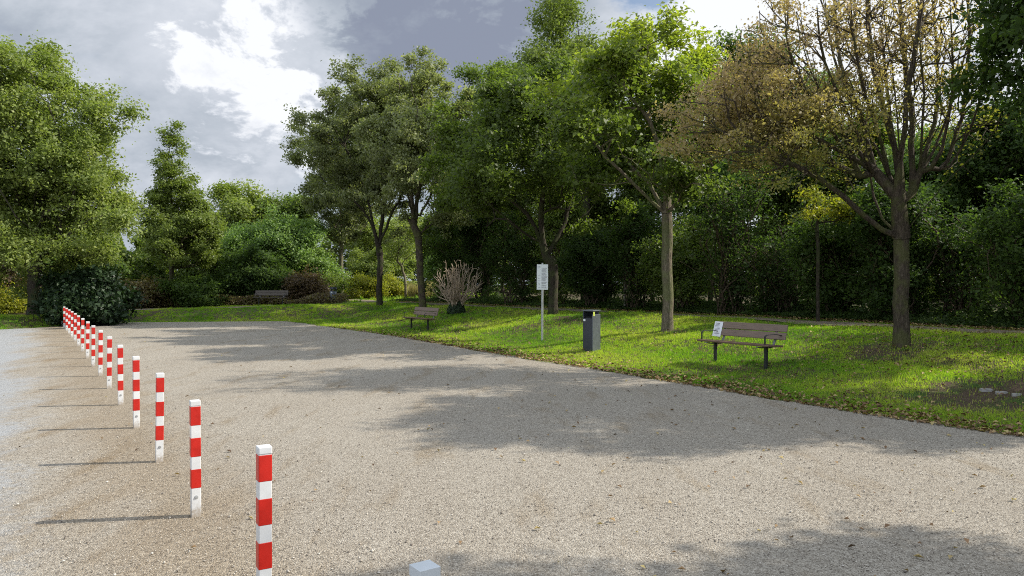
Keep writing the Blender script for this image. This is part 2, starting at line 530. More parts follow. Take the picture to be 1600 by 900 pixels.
def skeleton(base, fork_h, lobes, n_attr, rng, r_base, r_tip=0.006, lean=(0, 0), leader=None, straight=0.5, plen=0.3,
             seg=0.4, up=0.25, wig=0.05, shell=2.2, per=8, sig=0.27, limbs=None):
    base = np.array(base, float)
    pos = [base.copy() - np.array([0, 0, 0.15])]; par = [-1]; dirs = [np.array([0, 0, 1.0])]; plen_ = [0.0]
    chains_idx = []
    top = leader if leader else fork_h
    cur = [0]
    k = max(3, int(top / 0.35))
    for i in range(1, k + 1):
        t = i / k
        p = base + np.array([lean[0] * t * top, lean[1] * t * top, top * t]) + np.append(rng.normal(size=2) * wig * 0.35, 0)
        if i == 1: p[:2] = base[:2]
        pos.append(p); par.append(len(pos) - 2); dv = p - pos[-2]; dirs.append(dv / np.linalg.norm(dv)); plen_.append(0.0 if base[2] + fork_h >= p[2] else p[2] - base[2] - fork_h)
        cur.append(len(pos) - 1)
    chains_idx.append(cur)
    for lm in (limbs or []):
        pts_ = [np.array(q, float) for q in lm]
        PP = np.array(pos); okz = PP[:, 2] >= base[2] + fork_h * 0.6
        dd0 = np.linalg.norm(PP - pts_[0], axis=1); dd0[~okz] = 1e9
        j = int(np.argmin(dd0)); ch = [j]; pi = j
        ctrl = [PP[j]] + pts_[(1 if dd0[j] < 0.25 else 0):]
        path = []
        for a_, b_ in zip(ctrl[:-1], ctrl[1:]):
            kk = max(1, int(np.linalg.norm(b_ - a_) / seg))
            for i in range(1, kk + 1): path.append(a_ + (b_ - a_) * i / kk)
        path = np.array(path)
        for _ in range(2):
            if len(path) > 2:
                full = np.vstack([ctrl[0], path]); full[1:-1] = (full[:-2] + 2 * full[1:-1] + full[2:]) / 4; path = full[1:]
        for q in path:
            q = q + rng.normal(size=3) * wig * 0.5
            dv = q - pos[pi]; ln = np.linalg.norm(dv) + 1e-9
            pos.append(q); par.append(pi); dirs.append(dv / ln); plen_.append(plen_[pi] + ln * 0.35); pi = len(pos) - 1; ch.append(pi)
        chains_idx.append(ch)
    allowed = np.array([p[2] >= base[2] + fork_h * 0.93 for p in pos])
    allowed[len(cur) - 1] = True
    A = sample_lobes(lobes, n_attr, rng, shell, per, sig)
    fork = np.array([base[0] + lean[0] * fork_h, base[1] + lean[1] * fork_h, base[2] + fork_h])
    A = A[np.argsort(np.linalg.norm(A - fork, axis=1))]
    POS = np.zeros((n_attr * 14 + 400, 3)); DIR = np.zeros_like(POS); PL = np.zeros(len(POS)); OK = np.zeros(len(POS), bool)
    n = len(pos); POS[:n] = pos; DIR[:n] = dirs; PL[:n] = plen_; OK[:n] = allowed
    par = list(par)
    for a in A:
        D = a - POS[:n]; dd = np.linalg.norm(D, axis=1) + 1e-6
        cosd = (D * DIR[:n]).sum(1) / dd
        cost = dd * (1 + straight * (1 - cosd)) + plen * PL[:n]
        # branches rather rise than drop
        cost = cost + np.maximum(0, POS[:n, 2] - a[2]) * 0.8
        cost[~OK[:n]] = 1e9
        j = int(np.argmin(cost)); L_ = dd[j]
        if L_ < 0.08: continue
        k = min(10, max(1, int(round(L_ / seg))))
        p0 = POS[j]; c1 = p0 + (DIR[j] * 0.55 + np.array([0, 0, up])) * L_ * 0.45
        ch = [j]; prev = p0; pi = j
        for i in range(1, k + 1):
            t = i / k
            p = (1 - t) ** 2 * p0 + 2 * t * (1 - t) * c1 + t * t * a
            if i < k: p = p + rng.normal(size=3) * wig * min(1, L_)
            dv = p - prev; ln = np.linalg.norm(dv) + 1e-9
            POS[n] = p; DIR[n] = dv / ln; PL[n] = PL[pi] + ln; OK[n] = True; par.append(pi)
            ch.append(n); pi = n; prev = p; n += 1
            if n >= len(POS) - 2: break
        chains_idx.append(ch)
        if n >= len(POS) - 12: break
    cnt = np.zeros(n); haschild = np.zeros(n, bool)
    for i in range(n - 1, 0, -1):
        if not haschild[i]: cnt[i] += 1
        cnt[par[i]] += cnt[i]; haschild[par[i]] = True
    tot = cnt[0]
    pw = math.log(r_base / r_tip) / math.log(max(tot, 2))
    rad = r_tip * np.maximum(cnt, 1) ** pw
    P = POS[:n]
    chains = []
    for ci, ch in enumerate(chains_idx):
        pts = P[ch]; rr = rad[ch].copy()
        if ci > 0:
            rr[0] = rr[1] * 1.25
        else:
            rr[0] = r_base * 1.28; rr[1] = r_base * 1.03
        chains.append((pts, rr))
    return chains, P, cnt, DIR[:n]


def crown_leaves(P, cnt, rng, n, spread, size, tintmap, maxc=2.5, heavy=0.6, flat=0.7, droop=0.0, center=None, upn=0.8, sizevar=0.4, aspect=0.6, min_z=None, thin=None):
    an = np.where(cnt <= maxc)[0]
    w = rng.gamma(1.0 / heavy, heavy, len(an)); w /= w.sum()
    k = rng.choice(an, n, p=w)
    ct = np.clip(rng.normal(0.5, 0.2, len(P)), 0, 1)
    off = rng.normal(size=(n, 3)) * spread; off[:, 2] *= flat
    pos = P[k] + off; pos[:, 2] -= droop * np.linalg.norm(off[:, :2], axis=1)
    c = center if center is not None else P[an].mean(0)
    out = pos - c; out /= (np.linalg.norm(out, axis=1, keepdims=True) + 1e-9)
    nrm = out * 0.5 + np.array([0, 0, upn * 0.75]) + rng.normal(size=(n, 3)) * 0.75
    sz = size * np.clip(rng.normal(1, sizevar, n), 0.4, 1.8)
    tint = tintmap(pos, ct[k], rng)
    if thin is not None:
        ok = rng.random(n) < thin(pos); pos, sz, nrm, tint = pos[ok], sz[ok], nrm[ok], tint[ok]
    if min_z is not None:
        ok = pos[:, 2] > min_z; pos, sz, nrm, tint = pos[ok], sz[ok], nrm[ok], tint[ok]
    return leaves_mesh('crown', pos, sz, nrm, tint, rng, aspect)


def std_tint(lo=0.0, hi=1.0, clump=0.6):
    def f(pos, c, rng):
        return lo + (hi - lo) * np.clip(clump * c + (1 - clump) * rng.random(len(pos)) + rng.normal(0, 0.06, len(pos)), 0, 1)
    return f


DEPTH = [1.0]


def lobes_px(Y, items):
    """crown volumes given as (px, py, half width px, half height px, depth offset m, depth factor)"""
    out = []
    for ii_, it in enumerate(items):
        it = tuple(it)
        px, py, rx, ry = it[:4]
        dy = it[4] if len(it) > 4 else ((ii_ * 7) % 5 - 2) * 1.0 * (DEPTH[0] - 1)
        df = it[5] if len(it) > 5 else DEPTH[0]
        y = Y + dy
        c = atpx(px, py, y)
        k = y / F
        out.append((c.x, c.y, c.z, rx * k, rx * k * df, ry * k))
    return out


def limbs_px(base, Y, items, seed=3):
    """main limbs read as photo pixel paths at distance Y, each leaning a little nearer or farther"""
    rr = random.Random(seed); out = []
    for i, it in enumerate(items):
        dy = rr.uniform(0.3, 1.5) * (1 if i % 2 else -1); n = len(it); L_ = []
        for k, (px, py) in enumerate(it):
            y = Y + dy * (k / (n - 1)) ** 1.2
            L_.append(tuple(atpx(px, py, y) - Vector(base)))
        out.append(L_)
    return out


def make_tree(name, base, lobes, label, cat='tree', group=None, fork=2.4, r=0.17, n_attr=420, n_leaf=45000, leaf='leaf_mid', size=0.09,
              spread=0.3, seed=1, bark='bark', tint=None, leader=None, lean=(0, 0), sides=7, kids=('trunk', 'crown'), **kw):
    rng = np.random.default_rng(seed)
    lk = {k: kw.pop(k) for k in list(kw) if k in ('maxc', 'heavy', 'flat', 'droop', 'upn', 'aspect', 'min_z', 'sizevar', 'thin')}
    b = np.array(base, float)
    lb = [(l[0] - b[0], l[1] - b[1], l[2] - b[2], *l[3:]) for l in lobes]
    chains, P, cnt, D = skeleton((0, 0, 0), fork, lb, n_attr, rng, r, leader=leader, lean=lean, **kw)
    root = empty(name, base, 0, label, cat, group)
    tk = tube_mesh(kids[0], chains, sides)
    link(kids[0], tk, M[bark], root)
    if n_leaf:
        cm = crown_leaves(P, cnt, rng, n_leaf, spread, size, tint or std_tint(), **lk)
        link(kids[1], cm, M[leaf], root)
    return root


def make_shrub(name, base, lobes, label, stems=9, cat='shrub', group=None, r=0.02, n_attr=260, n_leaf=26000, leaf='leaf_dark', size=0.07,
               spread=0.22, seed=1, bark='stem', tint=None, **kw):
    """several stems from the ground, leaves through the whole volume"""
    rng = np.random.default_rng(seed)
    lk = {k: kw.pop(k) for k in list(kw) if k in ('maxc', 'heavy', 'flat', 'droop', 'upn', 'aspect', 'min_z', 'sizevar', 'thin')}
    b = np.array(base, float)
    lb = [(l[0] - b[0], l[1] - b[1], l[2] - b[2], *l[3:]) for l in lobes]
    chains = []; Ps = []; cs = []
    w = max(l[3] for l in lb)
    for s in range(stems):
        a = rng.random() * 6.283; q = rng.random() ** 0.5 * w * 0.35
        ch, P, cnt, D = skeleton((math.cos(a) * q, math.sin(a) * q, 0), 0.25, lb, max(10, n_attr // stems), rng, r, **{**dict(r_tip=0.004, plen=0.35, seg=0.35, wig=0.06, sig=0.22), **kw})
        chains += ch; Ps.append(P); cs.append(cnt)
    P = np.concatenate(Ps); cnt = np.concatenate(cs)
    root = empty(name, base, 0, label, cat, group)
    link('stems', tube_mesh('stems', chains, 4), M[bark], root)
    if n_leaf:
        cm = crown_leaves(P, cnt, rng, n_leaf, spread, size, tint or std_tint(), min_z=0.02, **lk)
        link('foliage', cm, M[leaf], root)
    return root


def children(o):
    return [c for c in bpy.data.objects if c.parent == o]


def copy_tree(o, kids, loc, rz=0.0, sc=(1, 1, 1), label=None):
    r = o.copy(); C.objects.link(r); r.location = loc; r.rotation_euler = (0, 0, rz); r.scale = sc
    if label: r['label'] = label
    for ch, sub in kids:
        c = ch.copy(); C.objects.link(c); c.parent = r
        for g in sub:
            d = g.copy(); C.objects.link(d); d.parent = c
    return r


def kids_of(o):
    return [(c, children(c)) for c in children(o)]


# ================================================================== THE GROUND
def axis(lo, hi, fine_lo, fine_hi, step):
    a = list(np.arange(fine_lo, fine_hi + 1e-6, step))
    s = step; x = fine_lo
    while x > lo:
        s *= 1.35; x -= s; a.insert(0, x)
    s = step; x = fine_hi
    while x < hi:
        s *= 1.35; x += s; a.append(x)
    return np.array(a)


def grid_mesh(name, xs, ys, zf):
    X, Y = np.meshgrid(xs, ys); Z = zf(X, Y)
    V = np.stack([X, Y, Z], -1).reshape(-1, 3)
    nx, ny = len(xs), len(ys)
    i = (np.arange(ny - 1)[:, None] * nx + np.arange(nx - 1)[None, :])
    Fq = np.stack([i, i + 1, i + nx + 1, i + nx], -1).reshape(-1)
    return np_mesh(name, V, Fq, 4, smooth=True)


gm = grid_mesh('ground', axis(-600, 600, -34, 24, 0.25), axis(-200, 900, -4, 56, 0.25), lambda X, Y: height(X, Y) - 0.012)
tag(link('ground', gm, M['soil']), kind='structure')

# gravel surface: one sheet reaching from the left roadway over the court to its ragged edge
ys = np.concatenate([np.arange(-12, 32.9, 0.1)])
rngE = np.random.default_rng(5)


def ragged(y):
    return 0.07 * np.sin(2.3 * y) + 0.06 * np.sin(5.7 * y + 1) + 0.05 * np.sin(13 * y + 2) + 0.04 * np.sin(29 * y)


V = []; Fq = []
nxs = 44
for yi, y in enumerate(ys):
    xr = float(edge_x(y)) + float(ragged(y))
    # left end of this strip: off to the side, or where the far lawn starts
    if y <= 25.6:
        xl = -60 if y < 19.5 else np.interp(y, [19.5, 25.6], [-60, -18.6])
    else:
        xl = np.interp(y, [25.6, 28.0, 31.6, 32.6, 33.0], [-18.6, -17.6, -16.6, -12, -10])
    xl = float(xl) + float(ragged(y * 1.7 + 3))
    t = np.linspace(0, 1, nxs)
    xs = xl + (xr - xl) * t
    xs = np.maximum(xs, xl)
    for x in xs: V.append((x, y, 0.004 + 0.006 * math.sin(0.7 * x + 0.3 * y) * math.sin(0.5 * y)))
for yi in range(len(ys) - 1):
    for xi in range(nxs - 1):
        a = yi * nxs + xi
        Fq += [a, a + 1, a + nxs + 1, a + nxs]
tag(link('gravel_court', np_mesh('gravel_court', V, Fq, 4, smooth=True), M['gravel']), kind='structure')


def ribbon(name, pts, w, mat, dz=0.012, kind='structure'):
    pts = [Vector((p[0], p[1])) for p in pts]
    P = []
    for a, b in zip(pts[:-1], pts[1:]):
        n = max(1, int((b - a).length / 0.4))
        for i in range(n): P.append(a.lerp(b, i / n))
    P.append(pts[-1])
    for _ in range(30):
        P = [P[0]] + [(P[i - 1] + P[i] * 2 + P[i + 1]) / 4 for i in range(1, len(P) - 1)] + [P[-1]]
    V = []; Fq = []; k = 7
    for i, p in enumerate(P):
        t = (P[min(i + 1, len(P) - 1)] - P[max(i - 1, 0)]).normalized(); n = Vector((-t.y, t.x))
        wl = w * (1 + 0.12 * math.sin(i * 0.9) + 0.08 * math.sin(i * 2.3))
        for j in range(k):
            q = p + n * (j / (k - 1) - 0.5) * wl
            V.append((q.x, q.y, float(height(q.x, q.y)) + dz))
    for i in range(len(P) - 1):
        for j in range(k - 1):
            a = i * k + j; Fq += [a, a + 1, a + k + 1, a + k]
    o = link(name, np_mesh(name, V, Fq, 4, smooth=True), mat)
    return tag(o, kind=kind), P


PD = 7.55
right_path = [(float(edge_x(y)) + PD / 0.86, y) for y in np.arange(-6, 38, 1.5)] + [(-6.0, 41.0), (-8.0, 42.6), (-10.2, 40.6), (-12.5, 37.9), (-15, 37.0), (-20, 36.2), (-26, 35), (-45, 30)]
_, PATH = ribbon('footpath', right_path, 1.25, M['path'])
ribbon('side_path', [(-7.6, 42.0), (-9.5, 48), (-14.5, 60), (-24, 75)], 1.3, M['path'], dz=0.017)
PATHN = np.array([(p.x, p.y) for p in PATH])
SP = np.array([(-7.6, 42.0), (-8.5, 45), (-9.5, 48), (-12, 54), (-14.5, 60), (-19, 67), (-24, 75)])


# ================================================================== BOLLARDS
def mat_post(name):
    t = NT(name)
    z = t.n('ShaderNodeSeparateXYZ', {'Vector': t.obj()}).outputs[2]
    f = t.noise(45, 6, 0.65); g = t.noise(9, 5)
    c = t.mix(t.mr(g, 0.35, 0.7), (0.62, 0.62, 0.61), (0.70, 0.70, 0.69))
    k = t.math('ADD', z, t.math('MULTIPLY', t.math('SUBTRACT', f, 0.5), -0.22))
    c = t.mix(t.mr(k, 0.11, 0.0, 0, 0.85), c, (0.33, 0.27, 0.20))
    c = t.mix(t.mr(f, 0.66, 0.74, 0, 0.4), c, (0.45, 0.42, 0.36))
    return t.done(t.pbr(c, 0.4, t.bump(f, 0.05, 0.002), spec=0.4))


M['white_paint'] = mat_post('white_reflective_film')
M['red_film'] = mat_plain('red_reflective_film', (0.50, 0.014, 0.006), 0.38, var=0.12, scale=12, bump=0.05)
M['steel'] = mat_plain('zinc_steel', (0.46, 0.47, 0.47), 0.42, metal=0.7, var=0.12)
M['mud'] = mat_plain('dried_mud', (0.26, 0.21, 0.16), 0.95, var=0.3, scale=40, bump=0.6, spec=0.1)
BW = 0.0630; BH = 0.80
rowang = math.atan2(1.0, 1.58)


def make_bollard():
    t = empty('bollard', (0, 0, 0), 0)
    b = bmesh.new(); add_box(b, (0, 0, BH / 2 - 0.03), (BW, BW, BH - 0.02 + 0.06 - 0.04), None, 0.004)
    post = bm_obj('post', b, M['white_paint'], t)
    b = bmesh.new(); add_box(b, (0, 0, BH - 0.019), (BW + 0.004, BW + 0.004, 0.038), None, 0.005)
    bm_obj('cap', b, M['white_paint'], t)
    z = BH - 0.040
    for k in range(3):
        b = bmesh.new(); add_box(b, (0, 0, z - 0.066), (BW + 0.0024, BW + 0.0024, 0.132), None, 0.0035)
        bm_obj('red_band', b, M['red_film'], t)
        z -= 0.132 + 0.084
    b = bmesh.new(); add_cyl(b, (0.0, -BW / 2 - 0.006, 0.135), (0.0, -BW / 2 + 0.004, 0.135), 0.0085, seg=6)
    add_cyl(b, (0.0, -BW / 2 - 0.0015, 0.135), (0.0, -BW / 2 + 0.003, 0.135), 0.013, seg=16)
    bm_obj('bolt', b, M['steel'], t)
    return t


rows = []
for k in range(0, 17):
    y = 3.58 + 1.582 * k
    x = -1.19 - 1.0 * k - 0.25 * (k / 16) ** 2
    if k == 0: x, y = -1.232, 3.70
    rows.append((x, y))
b0 = make_bollard(); bk = kids_of(b0)
ords = ['', 'second', 'third', 'fourth', 'fifth', 'sixth', 'seventh', 'eighth', 'ninth', 'tenth', 'eleventh', 'twelfth', 'thirteenth', 'fourteenth', 'fifteenth', 'sixteenth']
for i, (x, y) in enumerate(rows):
    if i == 0:
        lab = 'largest red and white banded bollard, its foot cut off by the picture edge'
    elif i == len(rows) - 1:
        lab = 'farthest and smallest red and white bollard, beside the laurel bush and grass'
    else:
        lab = '%s nearest of the red and white banded square bollards on the gravel' % ords[i]
        if i == 1: lab = 'red and white bollard whose foot stands nearest, second in the row after the largest'
    rz = rowang + R(random.uniform(-2.5, 2.5))
    if i == 0:
        o = b0; o.location = (x, y, 0.006); o.rotation_euler = (0, 0, rz); o['label'] = lab
    else:
        o = copy_tree(b0, bk, (x, y, 0.006), rz, (1, 1, 1), lab)
        o.rotation_euler = (R(random.uniform(-0.5, 0.5)), R(random.uniform(-0.6, 0.6)), rz)
    o['category'] = 'bollard'; o['group'] = 'red and white bollards in a row beside the gravel'
# the nearest one in the foreground: only its pale top shows
g = empty('bollard', (-0.248, 2.12, 0.006), rowang + R(3), 'pale grey bollard top with a small dark hole, cut off at the bottom picture edge', 'bollard', 'red and white bollards in a row beside the gravel')
M['shade_toned_film'] = mat_plain('shade_toned_white_film', (0.36, 0.37, 0.34), 0.4, var=0.06, scale=9, bump=0.05)  # tree shade on the white film put into this grey tone
M['cap_white'] = mat_plain('pale_cap', (0.52, 0.55, 0.57), 0.35, var=0.04, scale=9, bump=0.05)  # cap white dulled for the same shade
M['black'] = mat_plain('black_hole', (0.01, 0.01, 0.01), 0.9, var=0.1)
b = bmesh.new(); add_box(b, (0, 0, 0.37), (BW, BW, 0.80), None, 0.003); bm_obj('post', b, M['shade_toned_film'], g)
b = bmesh.new(); add_box(b, (0, 0, 0.7855), (BW + 0.003, BW + 0.003, 0.031), None, 0.0015); bm_obj('cap', b, M['cap_white'], g)
bpy.context.view_layer.update()
b = bmesh.new(); add_cyl(b, (-BW / 2 - 0.0018, -0.008, 0.752), (-BW / 2 + 0.003, -0.008, 0.752), 0.0032, seg=14); bm_obj('rivet_hole', b, M['black'], g)
z = 0.715
for k in range(3):
    b = bmesh.new(); add_box(b, (0, 0, z - 0.066), (BW + 0.0024, BW + 0.0024, 0.132), None, 0.0035)
    bm_obj('red_band', b, M['red_film'], g); z -= 0.216


# ================================================================== BENCHES
def mat_wood(name, col):
    t = NT(name)
    tc_ = t.n('ShaderNodeTexCoord').outputs['Object']
    mp = t.n('ShaderNodeMapping', {'Vector': tc_, 'Scale': (1.2, 26, 26)}).outputs[0]
    f = t.noise(3.5, 8, 0.65, mp); g = t.noise(2.5, 3)
    c = t.ramp(f, [(0.25, tuple(x * 0.55 for x in col)), (0.5, col), (0.8, tuple(x * 1.35 for x in col))])
    c = t.mix(t.mr(g, 0.5, 0.7, 0, 0.35), c, t.mix(1, c, (0.75, 0.78, 0.75), 'MULTIPLY'))
    return t.done(t.pbr(c, 0.6, t.bump(f, 0.4, 0.004), spec=0.35))


M['wood'] = mat_wood('brown_stained_plank', (0.21, 0.155, 0.12))
M['seatwood'] = mat_wood('brown_seat_plank', (0.15, 0.095, 0.06))
M['oldwood'] = mat_wood('weathered_plank', (0.12, 0.10, 0.085))
M['iron'] = mat_plain('black_painted_steel', (0.030, 0.032, 0.034), 0.42, metal=0.3, var=0.2)
M['greysteel'] = mat_plain('grey_painted_steel', (0.14, 0.15, 0.15), 0.42, metal=0.3, var=0.2)


def make_bench(loc, heading, label, wood='wood', seatw='seatwood'):
    """long axis local X, sitter looks along local -Y"""
    t = empty('park_bench', loc, heading, label, 'bench', 'park benches on the grass')
    W = 1.80
    for k, y in enumerate((-0.235, -0.085, 0.065)):
        b = bmesh.new(); add_box(b, (0, y, 0.445 - 0.008 * k), (W, 0.138, 0.038), Matrix.Rotation(R(-3), 3, 'X'), 0.010)
        bm_obj('seat_board', b, M[seatw], t)
    for k in range(2):
        z = 0.605 + 0.148 * k; y = 0.205 + 0.040 * k
        b = bmesh.new(); add_box(b, (0, y, z), (W, 0.032, 0.138), Matrix.Rotation(R(-15), 3, 'X'), 0.010)
        bm_obj('back_board', b, M[wood], t)
    for sx in (-1, 1):
        x = sx * 0.64
        b = bmesh.new(); add_box(b, (x, -0.04, 0.16), (0.055, 0.055, 0.52), None, 0.006)
        bm_obj('leg', b, M['iron'], t)
        b = bmesh.new()
        add_path_tube(b, [(x, -0.29, 0.412), (x, -0.16, 0.395), (x, 0.08, 0.385), (x, 0.165, 0.42), (x, 0.215, 0.53), (x, 0.285, 0.80)], 0.05, 0.022)
        bm_obj('bracket', b, M['greysteel'], t)
        b = bmesh.new(); xa = sx * 0.80
        add_path_tube(b, [(xa, -0.26, 0.42), (xa, -0.255, 0.615), (xa, -0.20, 0.645), (xa, 0.05, 0.645), (xa, 0.20, 0.62)], 0.035, 0.012)
        bm_obj('armrest', b, M['iron'], t)
    t.scale = (0.96, 0.96, 0.96)
    return t


def bench_at(px, py, rz, label, **k):
    p = ground(px, py)
    return make_bench((p.x, p.y, p.z - 0.02), rz, label, **k), p


# bench facing the court; heading: local X along the court edge
bh = math.atan2(-1.0, 0.62)
bench1, pb1 = bench_at(1158, 569, bh + R(-1), 'brown bench with a white paper notice on its back, nearest one on the lawn')
bench2, pb2 = bench_at(657, 515, bh + R(3), 'small looking brown bench in front of the leaning tree trunks beside the bare shrub')
pb3 = Vector((-12.85, 39.7, float(height(-12.85, 39.7))))
bench3 = make_bench(pb3, R(4), 'shaded weathered bench across the path before the dark bushes', wood='oldwood', seatw='oldwood')

# paper notice fixed to the bench back
M['paper'] = mat_plain('white_paper', (0.80, 0.82, 0.86), 0.6, var=0.03)
M['ink'] = mat_plain('dark_print', (0.10, 0.10, 0.12), 0.6, var=0.05)
bpy.context.view_layer.update()
nb = empty('notice_sheet', bench1.matrix_world @ Vector((-0.80, 0.196, 0.665)), 0, 'white paper notice fixed over the left end of the bench back', 'notice')
nb.rotation_euler = (bench1.matrix_world.to_3x3() @ Matrix.Rotation(R(-15), 3, 'X') @ Matrix.Rotation(R(2), 3, 'Y')).to_euler()
b = bmesh.new(); add_box(b, (0, 0, 0), (0.215, 0.003, 0.30), None); bm_obj('sheet', b, M['paper'], nb)
b = bmesh.new()
rn = random.Random(3)
for k in range(9):
    w = rn.uniform(0.09, 0.16) if k else 0.11
    add_box(b, (-0.015 + w / 2 - 0.065, -0.0022, 0.115 - k * 0.026), (w, 0.0014, 0.012 if k == 0 else 0.007), None)
o = bm_obj('print', b, M['ink'], nb)

# ================================================================== LITTER BINS
M['anth'] = mat_plain('anthracite_paint', (0.040, 0.045, 0.058), 0.42, metal=0.2, var=0.12, scale=5)
M['anth_sunlit'] = mat_plain('sunlit_toned_anthracite', (0.12, 0.135, 0.15), 0.4, metal=0.3, var=0.12)  # lighter copy of the anthracite: sunlight on lid and right side put into colour
M['yellow'] = mat_plain('yellow_green_sticker', (0.50, 0.58, 0.10), 0.5)
M['lightgrey'] = mat_plain('bluish_grey_paint', (0.12, 0.145, 0.18), 0.4, metal=0.3, var=0.12, scale=5)

p = ground(924, 547)
bin_ = empty('litter_bin', (p.x, p.y, p.z - 0.02), R(-(180 + 43 - 180) ), 'square dark grey litter bin with open top slot and flat lid beside the gravel', 'litter bin', 'litter bins')
# local -Y face looks towards the court (photo left), local +X face towards the camera's right
bin_.rotation_euler = (0, 0, R(-43))
B = 0.285
b = bmesh.new(); add_box(b, (-0.006, 0, 0.385), (B - 0.012, B, 0.77), None, 0.006); bm_obj('body', b, M['anth'], bin_)
b = bmesh.new(); add_box(b, (B / 2 - 0.0, 0.0, 0.43), (0.022, B + 0.014, 0.86), None, 0.004); bm_obj('side_panel', b, M['anth_sunlit'], bin_)
b = bmesh.new(); add_box(b, (0.0, B / 2 - 0.014, 0.85), (B - 0.04, 0.024, 0.17), None, 0.003); bm_obj('back_panel', b, M['anth'], bin_)
b = bmesh.new(); add_box(b, (-B / 2 + 0.013, 0, 0.85), (0.024, B, 0.17), None, 0.003); bm_obj('end_panel', b, M['anth'], bin_)
b = bmesh.new(); add_box(b, (0.004, 0.0, 0.948), (B + 0.022, B + 0.016, 0.030), None, 0.006); bm_obj('lid', b, M['anth_sunlit'], bin_)
b = bmesh.new(); add_box(b, (0, 0.02, 0.79), (B - 0.03, B - 0.06, 0.03), None, 0.003); bm_obj('liner', b, M['black'], bin_)
b = bmesh.new(); add_box(b, (B / 2 + 0.0125, -0.105, 0.875), (0.003, 0.062, 0.095), None); bm_obj('sticker', b, M['yellow'], bin_)
b = bmesh.new(); add_box(b, (-0.095, -B / 2 - 0.0015, 0.725), (0.06, 0.003, 0.045), None); bm_obj('label_plate', b, M['paper'], bin_)
b = bmesh.new(); add_box(b, (0, 0, 0.0), (B - 0.05, B - 0.05, 0.05), None); bm_obj('foot', b, M['black'], bin_)

p = ground(520.5, 474)
bin2 = empty('litter_bin', (p.x, p.y, p.z - 0.02), R(-20), 'distant round grey litter bin with dark hood beside the slim tree trunk', 'litter bin', 'litter bins')
b = bmesh.new(); add_cyl(b, (0, 0, 0), (0, 0, 0.68), 0.17, 0.185, 22); bm_obj('body', b, M['lightgrey'], bin2, True)
b = bmesh.new(); add_cyl(b, (0, 0, 0.80), (0, 0, 0.92), 0.21, 0.17, 22); bm_obj('hood', b, M['anth'], bin2)
for a in (40, 160, 280):
    b = bmesh.new(); add_box(b, (0.165 * math.cos(R(a)), 0.165 * math.sin(R(a)), 0.74), (0.03, 0.03, 0.15), None, 0.003)
    bm_obj('hood_support', b, M['anth'], bin2)
b = bmesh.new(); add_box(b, (0.02, -0.180, 0.62), (0.09, 0.02, 0.07), None, 0.003); bm_obj('label_plate', b, M['paper'], bin2)

# ================================================================== SIGN
p = ground(847, 532)
Ys = p.y
sg = empty('notice_sign', (p.x, p.y, p.z), 0, 'tall white information board on a thin galvanised pole at the lawn edge', 'sign')
sg.rotation_euler = (0, R(0.4), R(-6))
hp = 121 / F * Ys
b = bmesh.new(); add_cyl(b, (0, 0, -0.1), (0, 0, hp), 0.030, seg=18); bm_obj('pole', b, M['steel'], sg, False)
bwid = 17.5 / F * Ys; bhei = 39.5 / F * Ys
M['board'] = mat_plain('white_board_enamel', (0.74, 0.78, 0.78), 0.4, var=0.03)
b = bmesh.new(); add_box(b, (0, -0.036, hp - 0.04 - bhei / 2), (bwid, 0.010, bhei), None, 0.002); bd = bm_obj('board', b, M['board'], sg)
b = bmesh.new()
zt = hp - 0.04; rn = random.Random(8)
add_box(b, (-bwid * 0.30, -0.0418, zt - bhei * 0.10), (bwid * 0.26, 0.0016, bhei * 0.026), None)
zz_ = 0.165
while zz_ < 0.95:
    if rn.random() > 0.13:
        w = rn.uniform(0.36, 0.52)
        add_box(b, (bwid * (-0.08 + w / 2), -0.0418, zt - bhei * zz_), (bwid * w, 0.0016, bhei * 0.0085), None)
    if rn.random() > 0.68:
        add_box(b, (bwid * -0.28, -0.0418, zt - bhei * zz_), (bwid * rn.uniform(0.08, 0.2), 0.0016, bhei * 0.0085), None)
    zz_ += 0.024
bm_obj('print', b, M['ink'], bd)
for zc in (zt - bhei * 0.15, zt - bhei * 0.85):
    b = bmesh.new(); add_box(b, (0, -0.012, zc), (0.085, 0.048, 0.028), None, 0.003); bm_obj('clamp', b, M['steel'], sg)

# ================================================================== TREES
# far left, large and light green
p = Vector((-19.2, 30.0, float(height(-19.2, 30.0)))); Y = p.y
make_tree('tree', p, lobes_px(Y, [(30, 190, 120, 110), (120, 235, 80, 80), (20, 330, 130, 130), (110, 335, 95, 95), (50, 115, 80, 50), (185, 235, 38, 60), (165, 370, 45, 50, -1.5), (60, 400, 90, 40, -1), (-80, 250, 130, 160), (100, 300, 90, 110), (60, 240, 110, 110), (160, 180, 40, 35)]),
          'largest light green tree at the left edge with a wide rounded crown', fork=2.2, r=0.27, n_attr=1900, n_leaf=220000, leaf='leaf_light', size=0.105, spread=0.24, seed=11, per=8, sig=0.33, bark='bark_dark', heavy=0.9, shell=2.6)
# slim conical tree
p = ground(268, 480); Y = p.y
make_tree('tree', p, lobes_px(Y, [(267, 222, 9, 24, 0, 1, ), (268, 222, 9, 24), (268, 248, 20, 28), (270, 288, 32, 38), (274, 330, 46, 42), (276, 378, 58, 42), (300, 350, 40, 30)]),
          'narrow conical green tree on a thin trunk right of the big leafy crown', fork=2.0, leader=8.3, r=0.12, per=5, n_attr=950, n_leaf=75000, leaf='leaf_light', size=0.11, spread=0.17, sig=0.2, seed=12, bark='bark', tint=std_tint(0.0, 0.75))
